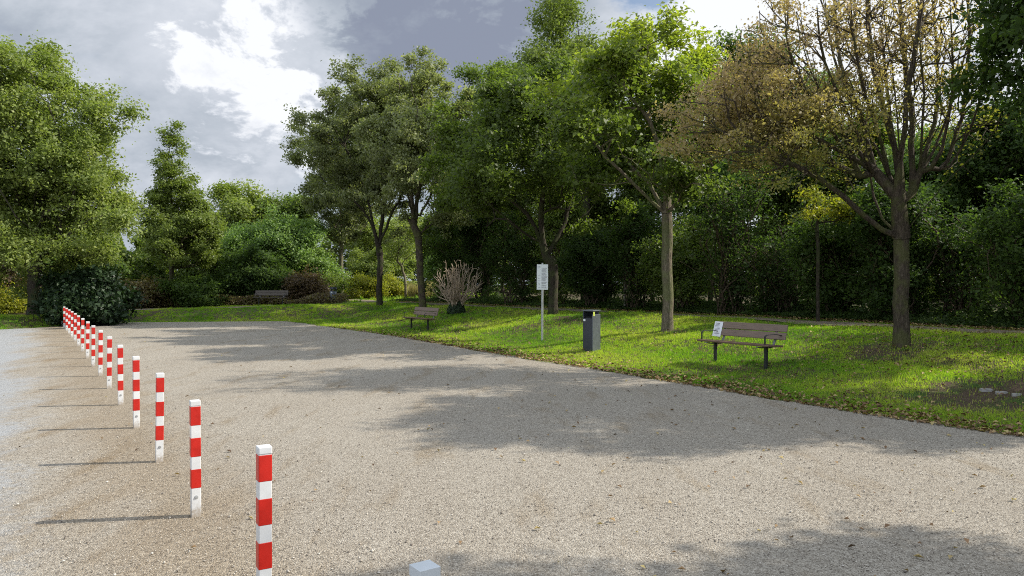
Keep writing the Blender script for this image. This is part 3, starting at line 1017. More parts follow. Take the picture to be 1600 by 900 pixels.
# three grey-green trees in the middle
p = ground(533, 470); Y = p.y
make_tree('tree', p, lobes_px(Y, [(530, 225, 60, 50), (500, 260, 50, 50), (545, 300, 70, 60), (520, 350, 48, 45), (560, 240, 60, 60), (490, 225, 35, 25)]),
          'slim grey green tree with a pale straight trunk beside the distant round bin', fork=2.8, leader=6.5, r=0.14, n_attr=800, n_leaf=75000, leaf='leaf_grey', size=0.13, spread=0.2, sig=0.36, seed=13, bark='bark_pale', tint=std_tint(0.0, 0.6))
DEPTH[0] = 1.8
p = ground(593, 477); Y = p.y
make_tree('tree', p, lobes_px(Y, [(580, 120, 45, 40), (550, 170, 55, 45), (590, 200, 75, 60), (500, 215, 40, 35), (530, 260, 60, 50), (610, 270, 60, 55), (560, 310, 50, 30), (470, 240, 22, 20)]),
          'forked tree with a dark trunk and tall grey green crown left of the leaning pair', fork=2.5, r=0.15, n_attr=1100, limbs=limbs_px(p, Y, [
              [(593, 384), (577, 342), (562, 321), (530, 290)], [(593, 379), (598, 332), (604, 295), (609, 230)], [(594, 380), (609, 342), (630, 300)],
              [(593, 386), (624, 363), (643, 353)], [(585, 360), (570, 290), (540, 230), (515, 190)]]), n_leaf=95000, leaf='leaf_grey', size=0.11, spread=0.17, sig=0.3, seed=14, bark='bark_dark', tint=std_tint(0.05, 0.8), heavy=1.0)
p = ground(660, 484); Y = p.y
make_tree('tree', p, lobes_px(Y, [(650, 110, 45, 36), (690, 120, 35, 40), (670, 170, 60, 50), (640, 220, 60, 50), (690, 220, 45, 60), (655, 280, 60, 40), (700, 300, 40, 50), (625, 160, 35, 40)]),
          'tallest grey green tree with a mossy slightly leaning trunk behind the far lawn bench', fork=3.2, r=0.16, n_attr=950, limbs=limbs_px(p, Y, [
              [(650, 345), (619, 327), (577, 306)], [(653, 353), (656, 285), (658, 207), (661, 130)], [(651, 345), (640, 285), (624, 200)], [(656, 345), (682, 280), (697, 200)]]), n_leaf=75000, leaf='leaf_grey', size=0.105, spread=0.16, sig=0.28, seed=15, bark='bark', lean=(-0.06, 0), tint=std_tint(0.2, 1.0), heavy=1.1)
# broad maple behind the sign
p = ground(864, 492); Y = p.y
make_tree('maple_tree', p, lobes_px(Y, [(830, 200, 90, 70), (760, 240, 70, 80), (900, 190, 80, 70), (800, 280, 110, 50), (720, 290, 45, 55), (910, 260, 85, 55), (860, 140, 60, 40), (790, 160, 45, 50), (950, 300, 40, 25)]),
          'broad dark maple with low spreading limbs directly behind the white board', fork=1.7, r=0.155, n_attr=1300, limbs=limbs_px(p, Y, [
              [(852, 408), (842, 360), (824, 330), (794, 306), (740, 280)], [(856, 402), (876, 366), (920, 330), (950, 288)], [(852, 390), (842, 336), (854, 282), (848, 228)],
              [(862, 390), (884, 348), (896, 288), (902, 220)], [(846, 378), (818, 366), (770, 324)], [(876, 366), (932, 348), (980, 324)]]), n_leaf=115000, leaf='leaf_maple', size=0.10, spread=0.18, sig=0.3, r_tip=0.005, seed=16, bark='bark_dark', tint=std_tint(0.0, 0.55), heavy=0.8, upn=1.0)
# tall trees standing behind the maples
p = Vector((3.3, 33.5, 0.66)); Y = p.y
make_tree('tree', p, lobes_px(Y, [(880, 50, 50, 40), (870, 100, 60, 40), (930, 110, 50, 50), (850, 150, 50, 50), (900, 180, 70, 60), (890, 15, 18, 18), (840, 60, 20, 25)]),
          'tall pointed olive green tree rising behind the broad maple', fork=4.0, leader=9.5, r=0.22, n_attr=620, n_leaf=80000, leaf='leaf_light', size=0.11, spread=0.27, seed=17, bark='bark_dark', tint=std_tint(0.0, 0.6))
p = Vector((-1.4, 40.0, 0.66)); Y = p.y
make_tree('tree', p, lobes_px(Y, [(745, 150, 28, 40), (760, 200, 50, 50), (720, 240, 40, 60), (790, 130, 22, 30), (735, 300, 50, 50)]),
          'yellowish green tree behind, between the tall grey green tree and broad maple', fork=3.0, leader=7.5, r=0.17, n_attr=420, n_leaf=60000, leaf='leaf_mid', size=0.115, spread=0.25, seed=18, bark='bark_dark', tint=std_tint(0.2, 0.9))
p = Vector((11.5, 30.5, 0.66)); Y = p.y
make_tree('tree', p, lobes_px(Y, [(1150, 70, 40, 28), (1180, 120, 60, 50), (1120, 130, 40, 45), (1240, 170, 60, 60), (1160, 230, 90, 60)]),
          'dark green tree top showing behind between the yellow green maple and the autumn tree', fork=3.0, r=0.2, n_attr=460, n_leaf=60000, leaf='leaf_mid', size=0.12, spread=0.28, seed=19, bark='bark_dark', tint=std_tint(0.1, 0.6))
# yellow green maple
p = ground(1043, 516); Y = p.y


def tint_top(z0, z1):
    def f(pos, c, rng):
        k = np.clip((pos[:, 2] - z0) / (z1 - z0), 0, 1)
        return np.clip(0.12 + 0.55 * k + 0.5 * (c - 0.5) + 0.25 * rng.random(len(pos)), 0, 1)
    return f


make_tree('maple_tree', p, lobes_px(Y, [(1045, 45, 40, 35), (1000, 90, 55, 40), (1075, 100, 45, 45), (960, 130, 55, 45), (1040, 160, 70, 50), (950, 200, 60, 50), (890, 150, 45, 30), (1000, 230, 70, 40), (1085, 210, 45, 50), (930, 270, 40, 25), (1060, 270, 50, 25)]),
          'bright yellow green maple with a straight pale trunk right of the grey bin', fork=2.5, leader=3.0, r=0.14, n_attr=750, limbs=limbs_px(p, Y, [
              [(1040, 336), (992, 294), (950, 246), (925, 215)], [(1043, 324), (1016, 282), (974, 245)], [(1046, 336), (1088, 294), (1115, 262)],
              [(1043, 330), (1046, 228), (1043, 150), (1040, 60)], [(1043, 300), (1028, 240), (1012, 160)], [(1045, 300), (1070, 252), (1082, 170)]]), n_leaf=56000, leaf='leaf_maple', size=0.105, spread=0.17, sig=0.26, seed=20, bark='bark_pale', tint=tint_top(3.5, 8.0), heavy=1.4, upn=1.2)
# autumn maple
DEPTH[0] = 1.35
p = ground(1409, 540); Y = p.y
make_tree('maple_tree', p, lobes_px(Y, [(1250, 60, 70, 60), (1180, 135, 90, 50), (1130, 195, 80, 45), (1150, 170, 90, 60), (1210, 190, 90, 50), (1230, 220, 90, 50), (1340, 60, 70, 80), (1400, 0, 90, 80), (1320, 170, 80, 60), (1430, 120, 80, 70), (1500, 60, 60, 80), (1290, 270, 45, 25), (1480, 200, 60, 45), (1100, 235, 50, 25), (1400, -120, 110, 70), (1530, 180, 40, 30)]),
          'sparse brown and yellow autumn maple with many bare rising limbs', fork=1.75, leader=2.0, r=0.135, limbs=limbs_px(p, Y, [
              [(1407, 373), (1376, 367), (1351, 336), (1320, 305), (1282, 274), (1227, 249), (1160, 225)], [(1400, 380), (1366, 355), (1356, 310), (1365, 260), (1350, 200)],
              [(1409, 373), (1402, 310), (1405, 250), (1412, 190), (1425, 100), (1440, 10)], [(1402, 310), (1363, 261), (1314, 205), (1258, 149), (1195, 118)],
              [(1413, 367), (1444, 311), (1488, 267), (1538, 230), (1556, 205)], [(1405, 330), (1438, 274), (1475, 199), (1500, 124), (1520, 30)],
              [(1402, 300), (1401, 236), (1388, 155), (1376, 40)], [(1402, 305), (1370, 236), (1338, 174), (1301, 93), (1289, 20)], [(1365, 262), (1330, 240), (1270, 215), (1200, 190)],
              [(1358, 300), (1320, 262), (1262, 228), (1180, 212), (1120, 205)]] + [[(1345 + (xt - 1230) * 0.45, 285), (1300 + (xt - 1230) * 0.72, 190), (xt + 6, 105), (xt, 5)] for xt in range(1225, 1540, 26)]), n_attr=2900, n_leaf=78000, thin=lambda q: np.clip(1.05 - 0.20 * np.clip(q[:, 0] + 2.6, 0, 9) - 0.10 * np.clip(q[:, 2] - 4.8, 0, 4), 0.32, 1), leaf='leaf_autumn', size=0.05, spread=0.11, sig=0.26, per=7, seed=21, bark='bark', heavy=1.6, up=0.5, straight=1.1, plen=0.45, r_tip=0.0068, wig=0.03,
          tint=lambda pos, c, rng: np.clip(-0.1 + 0.85 * np.clip((pos[:, 2] - 2.6 - 0.35 * (pos[:, 0] + 2.0)) / 2.4, 0, 1) + 0.5 * (c - 0.5) + 0.25 * rng.random(len(pos)), 0, 1))
DEPTH[0] = 1.0
# dark tree reaching in from the right edge
p = Vector((10.9, 10.6, 0.6)); Y = p.y
make_tree('tree', p, [(9.9, 10.7, 5.9, 2.3, 2.1, 1.9), (9.3, 11.4, 5.0, 1.9, 1.8, 1.4), (11.4, 10.4, 7.0, 3.0, 2.2, 2.2), (8.9, 10.8, 6.6, 1.4, 1.7, 1.3), (12.5, 10.0, 4.8, 2.8, 2.0, 1.8), (7.6, 11.0, 4.9, 0.6, 0.9, 0.7), (7.9, 11.0, 4.2, 0.7, 0.9, 0.5), (7.55, 11.0, 5.9, 0.6, 0.9, 0.6), (8.1, 10.8, 5.2, 0.9, 1.0, 1.2)],
          'dark leafy crown hanging in at the top right corner', fork=2.6, r=0.22, n_attr=1300, n_leaf=130000, leaf='leaf_dark', size=0.085, spread=0.17, seed=22, bark='bark_dark', min_z=2.5)
p = Vector((12.2, 3.6, 0.3)); Y = p.y
make_tree('tree', p, [(11.8, 3.5, 7.0, 3.0, 2.0, 2.2), (10.4, 3.5, 6.0, 2.2, 1.6, 1.5), (10.6, 3.9, 8.4, 2.4, 1.6, 1.4), (10.7, 4.2, 9.0, 1.7, 1.2, 1.0), (10.5, 4.7, 7.5, 2.0, 1.1, 1.1), (11.2, 4.9, 8.6, 2.0, 1.0, 1.0), (12.6, 4.7, 5.4, 2.0, 1.1, 1.4)],
          'tree standing outside the picture to the right, shading the foreground gravel', fork=2.6, r=0.22, n_attr=800, n_leaf=85000, leaf='leaf_dark', size=0.12, spread=0.22, seed=23, bark='bark_dark')

p = Vector((16.4, 15.0, 0.66)); Y = p.y
make_tree('tree', p, [(16.4, 15.0, 6.2, 2.6, 2.2, 1.8), (15.0, 14.4, 7.4, 1.8, 1.6, 1.1), (17.2, 15.6, 7.8, 2.0, 1.8, 1.2)],
          'tree of the wood outside the picture to the right, behind the dark corner crown', fork=2.6, r=0.18, n_attr=360, n_leaf=30000, leaf='leaf_dark', size=0.12, spread=0.2, seed=25, bark='bark_dark', sig=0.4)

# sapling in the sunny gap, light trunk
p = ground(634, 466); Y = p.y
make_tree('young_tree', p, lobes_px(Y, [(632, 380, 35, 28), (615, 350, 30, 25), (650, 350, 28, 30)]),
          'young forked tree in the sunny gap, thin leaves and bare lower limbs', fork=1.0, r=0.10, n_attr=120, n_leaf=7000, leaf='leaf_light', size=0.12, spread=0.3, seed=24, bark='bark_pale')

# ================================================================== SHRUBS AND THICKET
def shrub_px(px, Y, halfw, top, label, seed, sub=3, bx=None, **k):
    """shrub whose foliage spans px +- halfw up to row top, at distance Y"""
    x = (px - 800) / F * Y; z = float(height(x, Y)); base = Vector((x, Y, z))
    rng = random.Random(seed)
    w = halfw / F * Y; h = EYE - (top - HZ) / F * Y - z
    lob = [(x, Y, z + h * 0.45, w * 0.95, w * 0.8, h * 0.47)]
    for i in range(sub):
        lob.append((x + rng.uniform(-0.6, 0.6) * w, Y + rng.uniform(-0.5, 0.5) * w * 0.7, z + h * rng.uniform(0.5, 0.72), w * rng.uniform(0.35, 0.5), w * 0.4, h * rng.uniform(0.2, 0.28)))
    return make_shrub('shrub', base, lob, label, seed=seed, **k)


# laurel under the big tree
shrub_px(132, 29.8, 60, 422, 'dark evergreen laurel bush at the far end of the bollard row', 41, leaf='leaf_laurel', size=0.15, n_leaf=34000, n_attr=320, spread=0.22)
shrub_px(8, 33.5, 40, 455, 'low yellow green bush at the left picture edge', 42, leaf='leaf_yellow', size=0.09, n_leaf=12000, n_attr=120)
shrub_px(-40, 40.0, 90, 400, 'brownish shrub behind the low yellow green bush', 43, leaf='leaf_brown', size=0.12, n_leaf=26000)
shrub_px(215, 41, 60, 440, 'dull olive bush left of the slim tree trunk', 44, leaf='leaf_brown', size=0.12, n_leaf=22000, tint=std_tint(0.3, 1.0))
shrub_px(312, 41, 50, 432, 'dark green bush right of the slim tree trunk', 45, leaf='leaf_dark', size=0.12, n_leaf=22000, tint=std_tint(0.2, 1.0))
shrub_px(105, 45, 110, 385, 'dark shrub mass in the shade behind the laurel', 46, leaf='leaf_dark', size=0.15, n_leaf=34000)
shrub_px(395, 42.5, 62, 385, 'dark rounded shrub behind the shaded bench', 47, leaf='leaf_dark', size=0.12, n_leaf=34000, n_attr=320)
shrub_px(474, 42.5, 34, 424, 'reddish brown shrub right of the shaded bench', 48, leaf='leaf_brown', size=0.10, n_leaf=20000, tint=std_tint(0.1, 0.6))
shrub_px(515, 44, 25, 432, 'small green bush behind the distant round bin', 49, leaf='leaf_mid', size=0.10, n_leaf=9000)
shrub_px(420, 48, 82, 318, 'large billowing light green willow bush above the shaded bench', 50, sub=7, leaf='leaf_willow', size=0.13, n_leaf=70000, n_attr=520, spread=0.3)
shrub_px(485, 48, 45, 372, 'light green willow bush sloping down towards the slim pale trunk', 51, leaf='leaf_willow', size=0.12, n_leaf=26000)
shrub_px(190, 50, 110, 350, 'tall green shrub filling in behind the slim conical tree', 52, leaf='leaf_mid', size=0.16, n_leaf=40000)
shrub_px(330, 50, 60, 372, 'olive green bush behind, between conical tree and willow bush', 53, leaf='leaf_mid', size=0.13, n_leaf=30000, tint=std_tint(0.2, 0.9))
# trees beyond, behind the willow bush
for i, (px, Y, hw, top, lab, lf) in enumerate([
        (375, 62, 50, 283, 'distant olive tree showing above the willow bush', 'leaf_light'),
        (445, 64, 52, 288, 'distant dark green tree between the willow bush and the grey green trees', 'leaf_mid'),
        (300, 66, 60, 330, 'distant tree right behind the conical tree', 'leaf_light'),
        (590, 72, 60, 330, 'distant green tree behind the forked dark trunk', 'leaf_light'),
        (700, 78, 60, 330, 'distant tree behind the leaning trunk', 'leaf_mid'),
        (20, 60, 130, 300, 'distant tree behind the big left tree', 'leaf_mid')]):
    x = (px - 800) / F * Y
    c = atpx(px, (top + 430) / 2, Y); hh = (430 - top) / 2 / F * Y; w = hw / F * Y
    make_tree('tree', (x, Y, 0.6), [(c.x, c.y, c.z, w, w, hh), (c.x - w * .4, c.y, c.z + hh * .3, w * .5, w * .5, hh * .6), (c.x + w * .4, c.y, c.z + hh * .1, w * .5, w * .5, hh * .7)],
              lab, fork=1.8, r=0.2, n_attr=260, n_leaf=32000, leaf=lf, size=0.2, spread=0.45, seed=60 + i, bark='bark_dark', group='trees beyond the park lawn')

# sunny gap bushes
shrub_px(565, 56, 34, 424, 'sunlit yellow green bush between the slim pale trunk and dark forked trunk', 70, leaf='leaf_yellow', size=0.11, n_leaf=20000, n_attr=160)
shrub_px(612, 58, 22, 432, 'smaller sunlit yellow green bush right of the dark forked trunk', 71, leaf='leaf_yellow', size=0.11, n_leaf=12000, n_attr=120)
shrub_px(600, 64, 60, 385, 'olive bush mass behind the sunlit yellow bushes', 72, leaf='leaf_light', size=0.15, n_leaf=34000)
shrub_px(690, 52, 22, 370, 'bright green shrub seen right of the leaning trunk', 73, leaf='leaf_willow', size=0.12, n_leaf=14000)

# thicket beyond the path: shrubs in a row, each its own object
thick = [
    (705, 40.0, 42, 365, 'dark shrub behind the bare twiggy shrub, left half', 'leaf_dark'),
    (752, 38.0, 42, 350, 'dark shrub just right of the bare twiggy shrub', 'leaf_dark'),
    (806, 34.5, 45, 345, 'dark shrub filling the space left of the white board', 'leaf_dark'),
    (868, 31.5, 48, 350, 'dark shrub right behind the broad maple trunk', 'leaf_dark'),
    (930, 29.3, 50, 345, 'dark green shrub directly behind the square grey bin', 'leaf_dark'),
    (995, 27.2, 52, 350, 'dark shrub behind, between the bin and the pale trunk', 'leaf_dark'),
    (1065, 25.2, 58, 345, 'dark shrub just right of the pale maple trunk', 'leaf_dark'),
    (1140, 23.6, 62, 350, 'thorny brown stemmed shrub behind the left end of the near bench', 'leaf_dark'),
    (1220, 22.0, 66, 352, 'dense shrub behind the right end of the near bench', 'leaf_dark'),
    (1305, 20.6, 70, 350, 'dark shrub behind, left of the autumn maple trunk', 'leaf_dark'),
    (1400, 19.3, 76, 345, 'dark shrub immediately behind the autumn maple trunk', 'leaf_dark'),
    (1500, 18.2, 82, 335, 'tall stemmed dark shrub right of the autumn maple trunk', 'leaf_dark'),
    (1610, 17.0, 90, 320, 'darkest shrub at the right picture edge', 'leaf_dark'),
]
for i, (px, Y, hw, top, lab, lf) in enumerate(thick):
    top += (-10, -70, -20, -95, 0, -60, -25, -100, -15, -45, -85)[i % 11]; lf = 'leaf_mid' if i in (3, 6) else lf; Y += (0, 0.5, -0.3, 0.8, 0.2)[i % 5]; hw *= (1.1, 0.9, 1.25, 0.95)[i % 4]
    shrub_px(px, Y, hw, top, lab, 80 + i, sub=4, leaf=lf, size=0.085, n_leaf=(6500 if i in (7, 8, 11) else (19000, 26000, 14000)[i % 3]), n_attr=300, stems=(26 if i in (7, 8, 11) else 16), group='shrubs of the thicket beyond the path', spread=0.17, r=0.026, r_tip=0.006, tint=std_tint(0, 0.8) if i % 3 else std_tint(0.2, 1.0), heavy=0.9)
# taller growth behind the thicket
tall = [
    (706, 44, 44, 335, 'leaf_mid', 'tall dark tree standing behind the bare shrub'),
    (785, 42, 50, 300, 'leaf_dark', 'tall tree of the wood behind, left of the white board'),
    (850, 38, 60, 250, 'leaf_mid', 'tall tree of the wood hidden behind the broad maple'),
    (935, 35, 60, 240, 'leaf_mid', 'tall tree of the wood above the square bin'),
    (1020, 33, 64, 215, 'leaf_mid', 'tall tree of the wood behind the yellow green maple'),
    (1110, 30, 68, 215, 'leaf_willow', 'bright green backlit tree behind, right of the pale trunk'),
    (1190, 28, 72, 205, 'leaf_willow', 'bright green backlit tree above the near bench'),
    (1280, 26, 76, 195, 'leaf_mid', 'green tree of the wood left behind the autumn maple'),
    (1375, 25, 80, 190, 'leaf_mid', 'green tree of the wood right behind the autumn maple'),
    (1480, 23, 88, 175, 'leaf_willow', 'mid green tree under the dark corner crown'),
    (1590, 21.5, 95, 170, 'leaf_dark', 'dark tree of the wood at the right picture edge'),
]
for i, (px, Y, hw, top, lf, lab) in enumerate(tall):
    x = (px - 800) / F * Y
    c = atpx(px, (top + 400) / 2, Y); hh = (400 - top) / 2 / F * Y; w = hw / F * Y
    rr = random.Random(i)
    make_tree('tree', (x, Y, 0.66), [(c.x, c.y, c.z, w, w, hh)] + [(c.x + rr.uniform(-.6, .6) * w, c.y + rr.uniform(-.5, .5) * w, c.z + rr.uniform(-.3, .6) * hh, w * .45, w * .45, hh * .5) for _ in range(4)],
              lab, fork=1.6, r=0.10, n_attr=520, n_leaf=40000, leaf=lf, size=0.11, spread=0.2, seed=120 + i, bark='bark_dark', group='trees of the wood beyond the path', heavy=1.0)

# bare twiggy shrub on a dark ivy stump
p = ground(713, 490); Y = p.y
rng = np.random.default_rng(33)
root = empty('bare_shrub', p, 0, 'leafless pale twiggy shrub fanning out of a dark ivy stump', 'shrub')
chains = []; Ps = []; cs = []
k_ = Y / F
for s_i in range(52):
    a = rng.random() * 6.283; q = rng.random() * 0.22; out = rng.random() ** 0.6 * 40 * k_; tall_ = rng.uniform(55, 100) * k_ * (1 - 0.25 * out / (40 * k_))
    tx, ty = math.cos(a) * out, math.sin(a) * out * 0.8
    lb = [(tx * 0.75, ty * 0.75, tall_ * 0.62, 6 * k_, 6 * k_, tall_ * 0.2), (tx, ty, tall_ * 0.9, 7 * k_, 7 * k_, tall_ * 0.12)]
    ch, P, cnt, D = skeleton((math.cos(a) * q, math.sin(a) * q, 0.1), 0.3, lb, 13, rng, 0.02, r_tip=0.008, plen=0.5, seg=0.22, wig=0.05, up=0.4, straight=1.2, per=0, lean=(math.cos(a) * 0.3, math.sin(a) * 0.3))
    chains += ch
link('twigs', tube_mesh('twigs', chains, 4), M['twig'], root)
n = 5200
d = rng.normal(size=(n, 3)); d /= np.linalg.norm(d, axis=1, keepdims=True); d[:, 2] = np.abs(d[:, 2])
pos = d * np.array([0.36, 0.34, 0.52]) * rng.uniform(0.75, 1.05, (n, 1))
link('ivy', leaves_mesh('ivy', pos, rng.uniform(0.04, 0.08, n), d + rng.normal(size=(n, 3)) * 0.4, rng.random(n), rng, 0.8), M['leaf_laurel'], root)

# thin posts standing at the thicket edge
M['postwood'] = mat_plain('grey_wooden_post', (0.22, 0.20, 0.17), 0.85, var=0.2, scale=30, bump=0.5, spec=0.2)
for px, py, top, lab in ((976, 472, 392, 'thin grey post in front of the thicket right of the square bin'), (797, 474, 440, 'short thin grey post at the thicket edge left of the white board')):
    Yp = {976: 27.6, 797: 35.0}[px]
    x = (px - 800) / F * Yp; z = float(height(x, Yp))
    h = EYE - (top - HZ) / F * Yp - z
    t = empty('thin_post', (x, Yp, z), 0, lab, 'post', 'thin posts at the thicket edge')
    b = bmesh.new(); add_cyl(b, (0, 0, -0.1), (0, 0, h), 0.04, 0.036, 10); bm_obj('post', b, M['postwood'], t)
    b = bmesh.new(); add_cyl(b, (0, 0, h - 0.001), (0, 0, h + 0.03), 0.038, 0.012, 10); bm_obj('post_top', b, M['postwood'], t)
x, Yp = (1278 - 800) / F * 19.2, 19.2
make_tree('young_tree', (x, Yp, float(height(x, Yp))), [(x - .25, Yp, 3.35, 0.55, 0.5, 0.22), (x + .35, Yp, 3.6, 0.6, 0.5, 0.25), (x - .1, Yp, 3.85, 0.3, 0.3, 0.15)], 'thin straight sapling with yellow leaves in front of the thicket, left of the autumn trunk', fork=2.3, r=0.045, n_attr=70, n_leaf=2400, leaf='leaf_yellow', size=0.07, spread=0.12, seed=150, bark='bark_dark', sig=0.15, per=7)

# small grey roofed hut and a pipe barrier far off in the sunny gap
M['roofgrey'] = mat_plain('grey_roof_sheet', (0.30, 0.33, 0.37), 0.5, var=0.1)
M['hutwall'] = mat_plain('grey_hut_boards', (0.22, 0.22, 0.21), 0.8, var=0.15)
x, Yp = (627 - 800) / F * 66, 66.0
hut = empty('garden_hut', (x, Yp, 0.62), R(20), 'tiny grey roofed hut far off in the sunny gap', 'hut')
b = bmesh.new(); add_box(b, (0, 0, 0.55), (1.6, 1.4, 1.2), None, 0.01); bm_obj('wall', b, M['hutwall'], hut)
b = bmesh.new()
v = [b.verts.new(q) for q in ((-0.95, -0.85, 1.15), (0.95, -0.85, 1.15), (0.95, 0.85, 1.15), (-0.95, 0.85, 1.15), (-0.6, 0, 1.75), (0.6, 0, 1.75))]
for f in ((0, 1, 5, 4), (2, 3, 4, 5), (1, 2, 5), (3, 0, 4), (3, 2, 1, 0)): b.faces.new([v[i] for i in f])
bm_obj('roof', b, M['roofgrey'], hut)
M['palepipe'] = mat_plain('pale_pipe', (0.55, 0.56, 0.55), 0.5)
q = ground(619, 463.5)
bar = empty('pipe_barrier', q, R(8), 'thin pale pipe barrier in the sunlit meadow between the trunks', 'barrier')
w = 18 / F * q.y; hh = 16 / F * q.y
for sx in (-0.5, 0.0, 0.5):
    b = bmesh.new(); add_cyl(b, (sx * w, 0, -0.1), (sx * w, 0, hh), 0.024, seg=10); bm_obj('upright', b, M['palepipe'], bar)
b = bmesh.new(); add_cyl(b, (-w / 2 - 0.02, 0, hh), (w / 2 + 0.02, 0, hh), 0.024, seg=10); bm_obj('rail', b, M['palepipe'], bar)

# stepping stones in the bare soil patch
M['stone'] = mat_plain('pale_stone', (0.26, 0.25, 0.235), 0.8, var=0.25, scale=20, bump=0.5)
rn = random.Random(12)
for i, (px, py, wx, lab) in enumerate(((1542, 609, 0.20, 'leftmost flat pale stone in the bare soil'), (1565, 613, 0.18, 'middle flat pale stone in the bare soil'), (1588, 616, 0.14, 'rightmost flat pale stone in the bare soil, small'))):
    q = ground(px, py)
    b = bmesh.new()
    ring = [(math.cos(a) * wx * 0.5 * rn.uniform(.8, 1.15), math.sin(a) * wx * 0.38 * rn.uniform(.8, 1.15)) for a in np.linspace(0, 6.283, 10)[:-1]]
    lo = [b.verts.new((u, v_, -0.05)) for u, v_ in ring]; hi = [b.verts.new((u * .93, v_ * .93, 0.008)) for u, v_ in ring]
    b.faces.new(hi)
    for j in range(len(ring)): b.faces.new((lo[j], lo[(j + 1) % len(ring)], hi[(j + 1) % len(ring)], hi[j]))
    o = bm_obj('flat_stone', b, M['stone']); o.location = q; tag(o, lab, 'stone', 'flat stones in the bare soil')

# ================================================================== STUFF: undergrowth, woodland, grass, litter, pebbles
rng = np.random.default_rng(77)


def dist_poly(x, y, P):
    x = np.asarray(x); y = np.asarray(y)
    best = np.full(x.shape, 1e9)
    for i in range(len(P) - 1):
        a = P[i]; b = P[i + 1]; ab = b - a; L2 = (ab ** 2).sum() + 1e-9
        t = np.clip(((x - a[0]) * ab[0] + (y - a[1]) * ab[1]) / L2, 0, 1)
        best = np.minimum(best, (x - a[0] - t * ab[0]) ** 2 + (y - a[1] - t * ab[1]) ** 2)
    return np.sqrt(best)


# ivy and bramble carpet under the thicket
n = 90000
yy = rng.uniform(8, 44, n); ex = edge_x(yy); dd = 8.7 + rng.random(n) ** 1.3 * 4.0
xx = ex + dd / 0.86
bh_ = 0.10 + 0.38 * np.clip((dd - 8.7) / 1.5, 0, 1) * (0.5 + 0.5 * np.sin(1.9 * xx + 0.7 * yy) * np.cos(1.1 * yy))
zz2 = height(xx, yy) + rng.random(n) ** 0.7 * np.maximum(bh_, 0.06)
ok = (np.abs(xx / yy) < 0.95) & (dist_poly(xx, yy, PATHN) > 0.8)
P3 = np.stack([xx, yy, zz2], 1)[ok]; m = len(P3)
nr = rng.normal(size=(m, 3)) * 0.6 + np.array([-0.2, -0.2, 0.9])
tag(link('undergrowth', leaves_mesh('undergrowth', P3, rng.uniform(0.05, 0.10, m), nr, rng.random(m) * 0.8, rng, 0.75), M['leaf_dark']), kind='stuff')
# same along the far end of the lawn
n = 42000
xx = rng.uniform(-34, -9.5, n); yb = np.interp(xx, PATHN[::-1, 0], PATHN[::-1, 1], left=30) if False else 40.3 + rng.random(n) * 3.5
yb = yb + np.where(xx < -19, (xx + 19) * 0.35, 0)
h2 = 0.25 + 0.5 * np.clip(0.5 + 0.5 * np.sin(xx * 1.7) * np.cos(xx * 0.6 + 1), 0, 1)
P3 = np.stack([xx, yb, height(xx, yb) + rng.random(n) * h2], 1)
nr = rng.normal(size=(n, 3)) * 0.6 + np.array([0.1, -0.3, 0.9])
tag(link('bramble_undergrowth', leaves_mesh('bramble_undergrowth', P3, rng.uniform(0.07, 0.13, n), nr, rng.random(n), rng, 0.75), M['leaf_brown']), kind='stuff')

# far woodland closing every view between the trees
n = 200000
seg_pts = np.array([(34, -6), (31, 10), (28, 22), (25, 34), (25, 46), (24, 58), (18, 74), (2, 88), (-22, 84), (-40, 70), (-46, 56), (-52, 44), (-60, 26), (-64, 6)], float)
sl = np.linalg.norm(np.diff(seg_pts, axis=0), axis=1); cum = np.concatenate([[0], np.cumsum(sl)])
s_ = rng.random(n) * cum[-1]; ii = np.searchsorted(cum, s_) - 1; ii = np.clip(ii, 0, len(sl) - 1)
t_ = (s_ - cum[ii]) / sl[ii]; base = seg_pts[ii] * (1 - t_[:, None]) + seg_pts[ii + 1] * t_[:, None]
hmax = 6.2 + 1.4 * np.sin(s_ * 0.42) + 1.0 * np.sin(s_ * 0.97 + 1) + 0.7 * np.sin(s_ * 2.3)
dcen = np.linalg.norm(base, axis=1); hmax = hmax * np.interp(dcen, [20, 35, 80], [0.85, 0.9, 1.2])
u = rng.random(n); zz3 = u ** 0.85 * hmax
rad = base / dcen[:, None]
bulge = 1.5 * np.sin(s_ * 1.3 + zz3 * 0.8) + rng.normal(0, 0.9, n) + 1.2 * np.sin(zz3 * 1.7 + s_)
xy = base + rad * bulge[:, None]
P3 = np.stack([xy[:, 0], xy[:, 1], zz3 + 0.3], 1)
nr = rng.normal(size=(n, 3)) * 0.6 + np.stack([-rad[:, 0] * 0.4, -rad[:, 1] * 0.4, np.full(n, 0.8)], 1)
tag(link('woodland', leaves_mesh('woodland', P3, rng.uniform(0.22, 0.5, n), nr, np.clip(0.5 + 0.35 * np.sin(s_ * 0.9) + rng.normal(0, 0.25, n), 0, 1), rng, 0.7), M['leaf_mid']), kind='stuff')


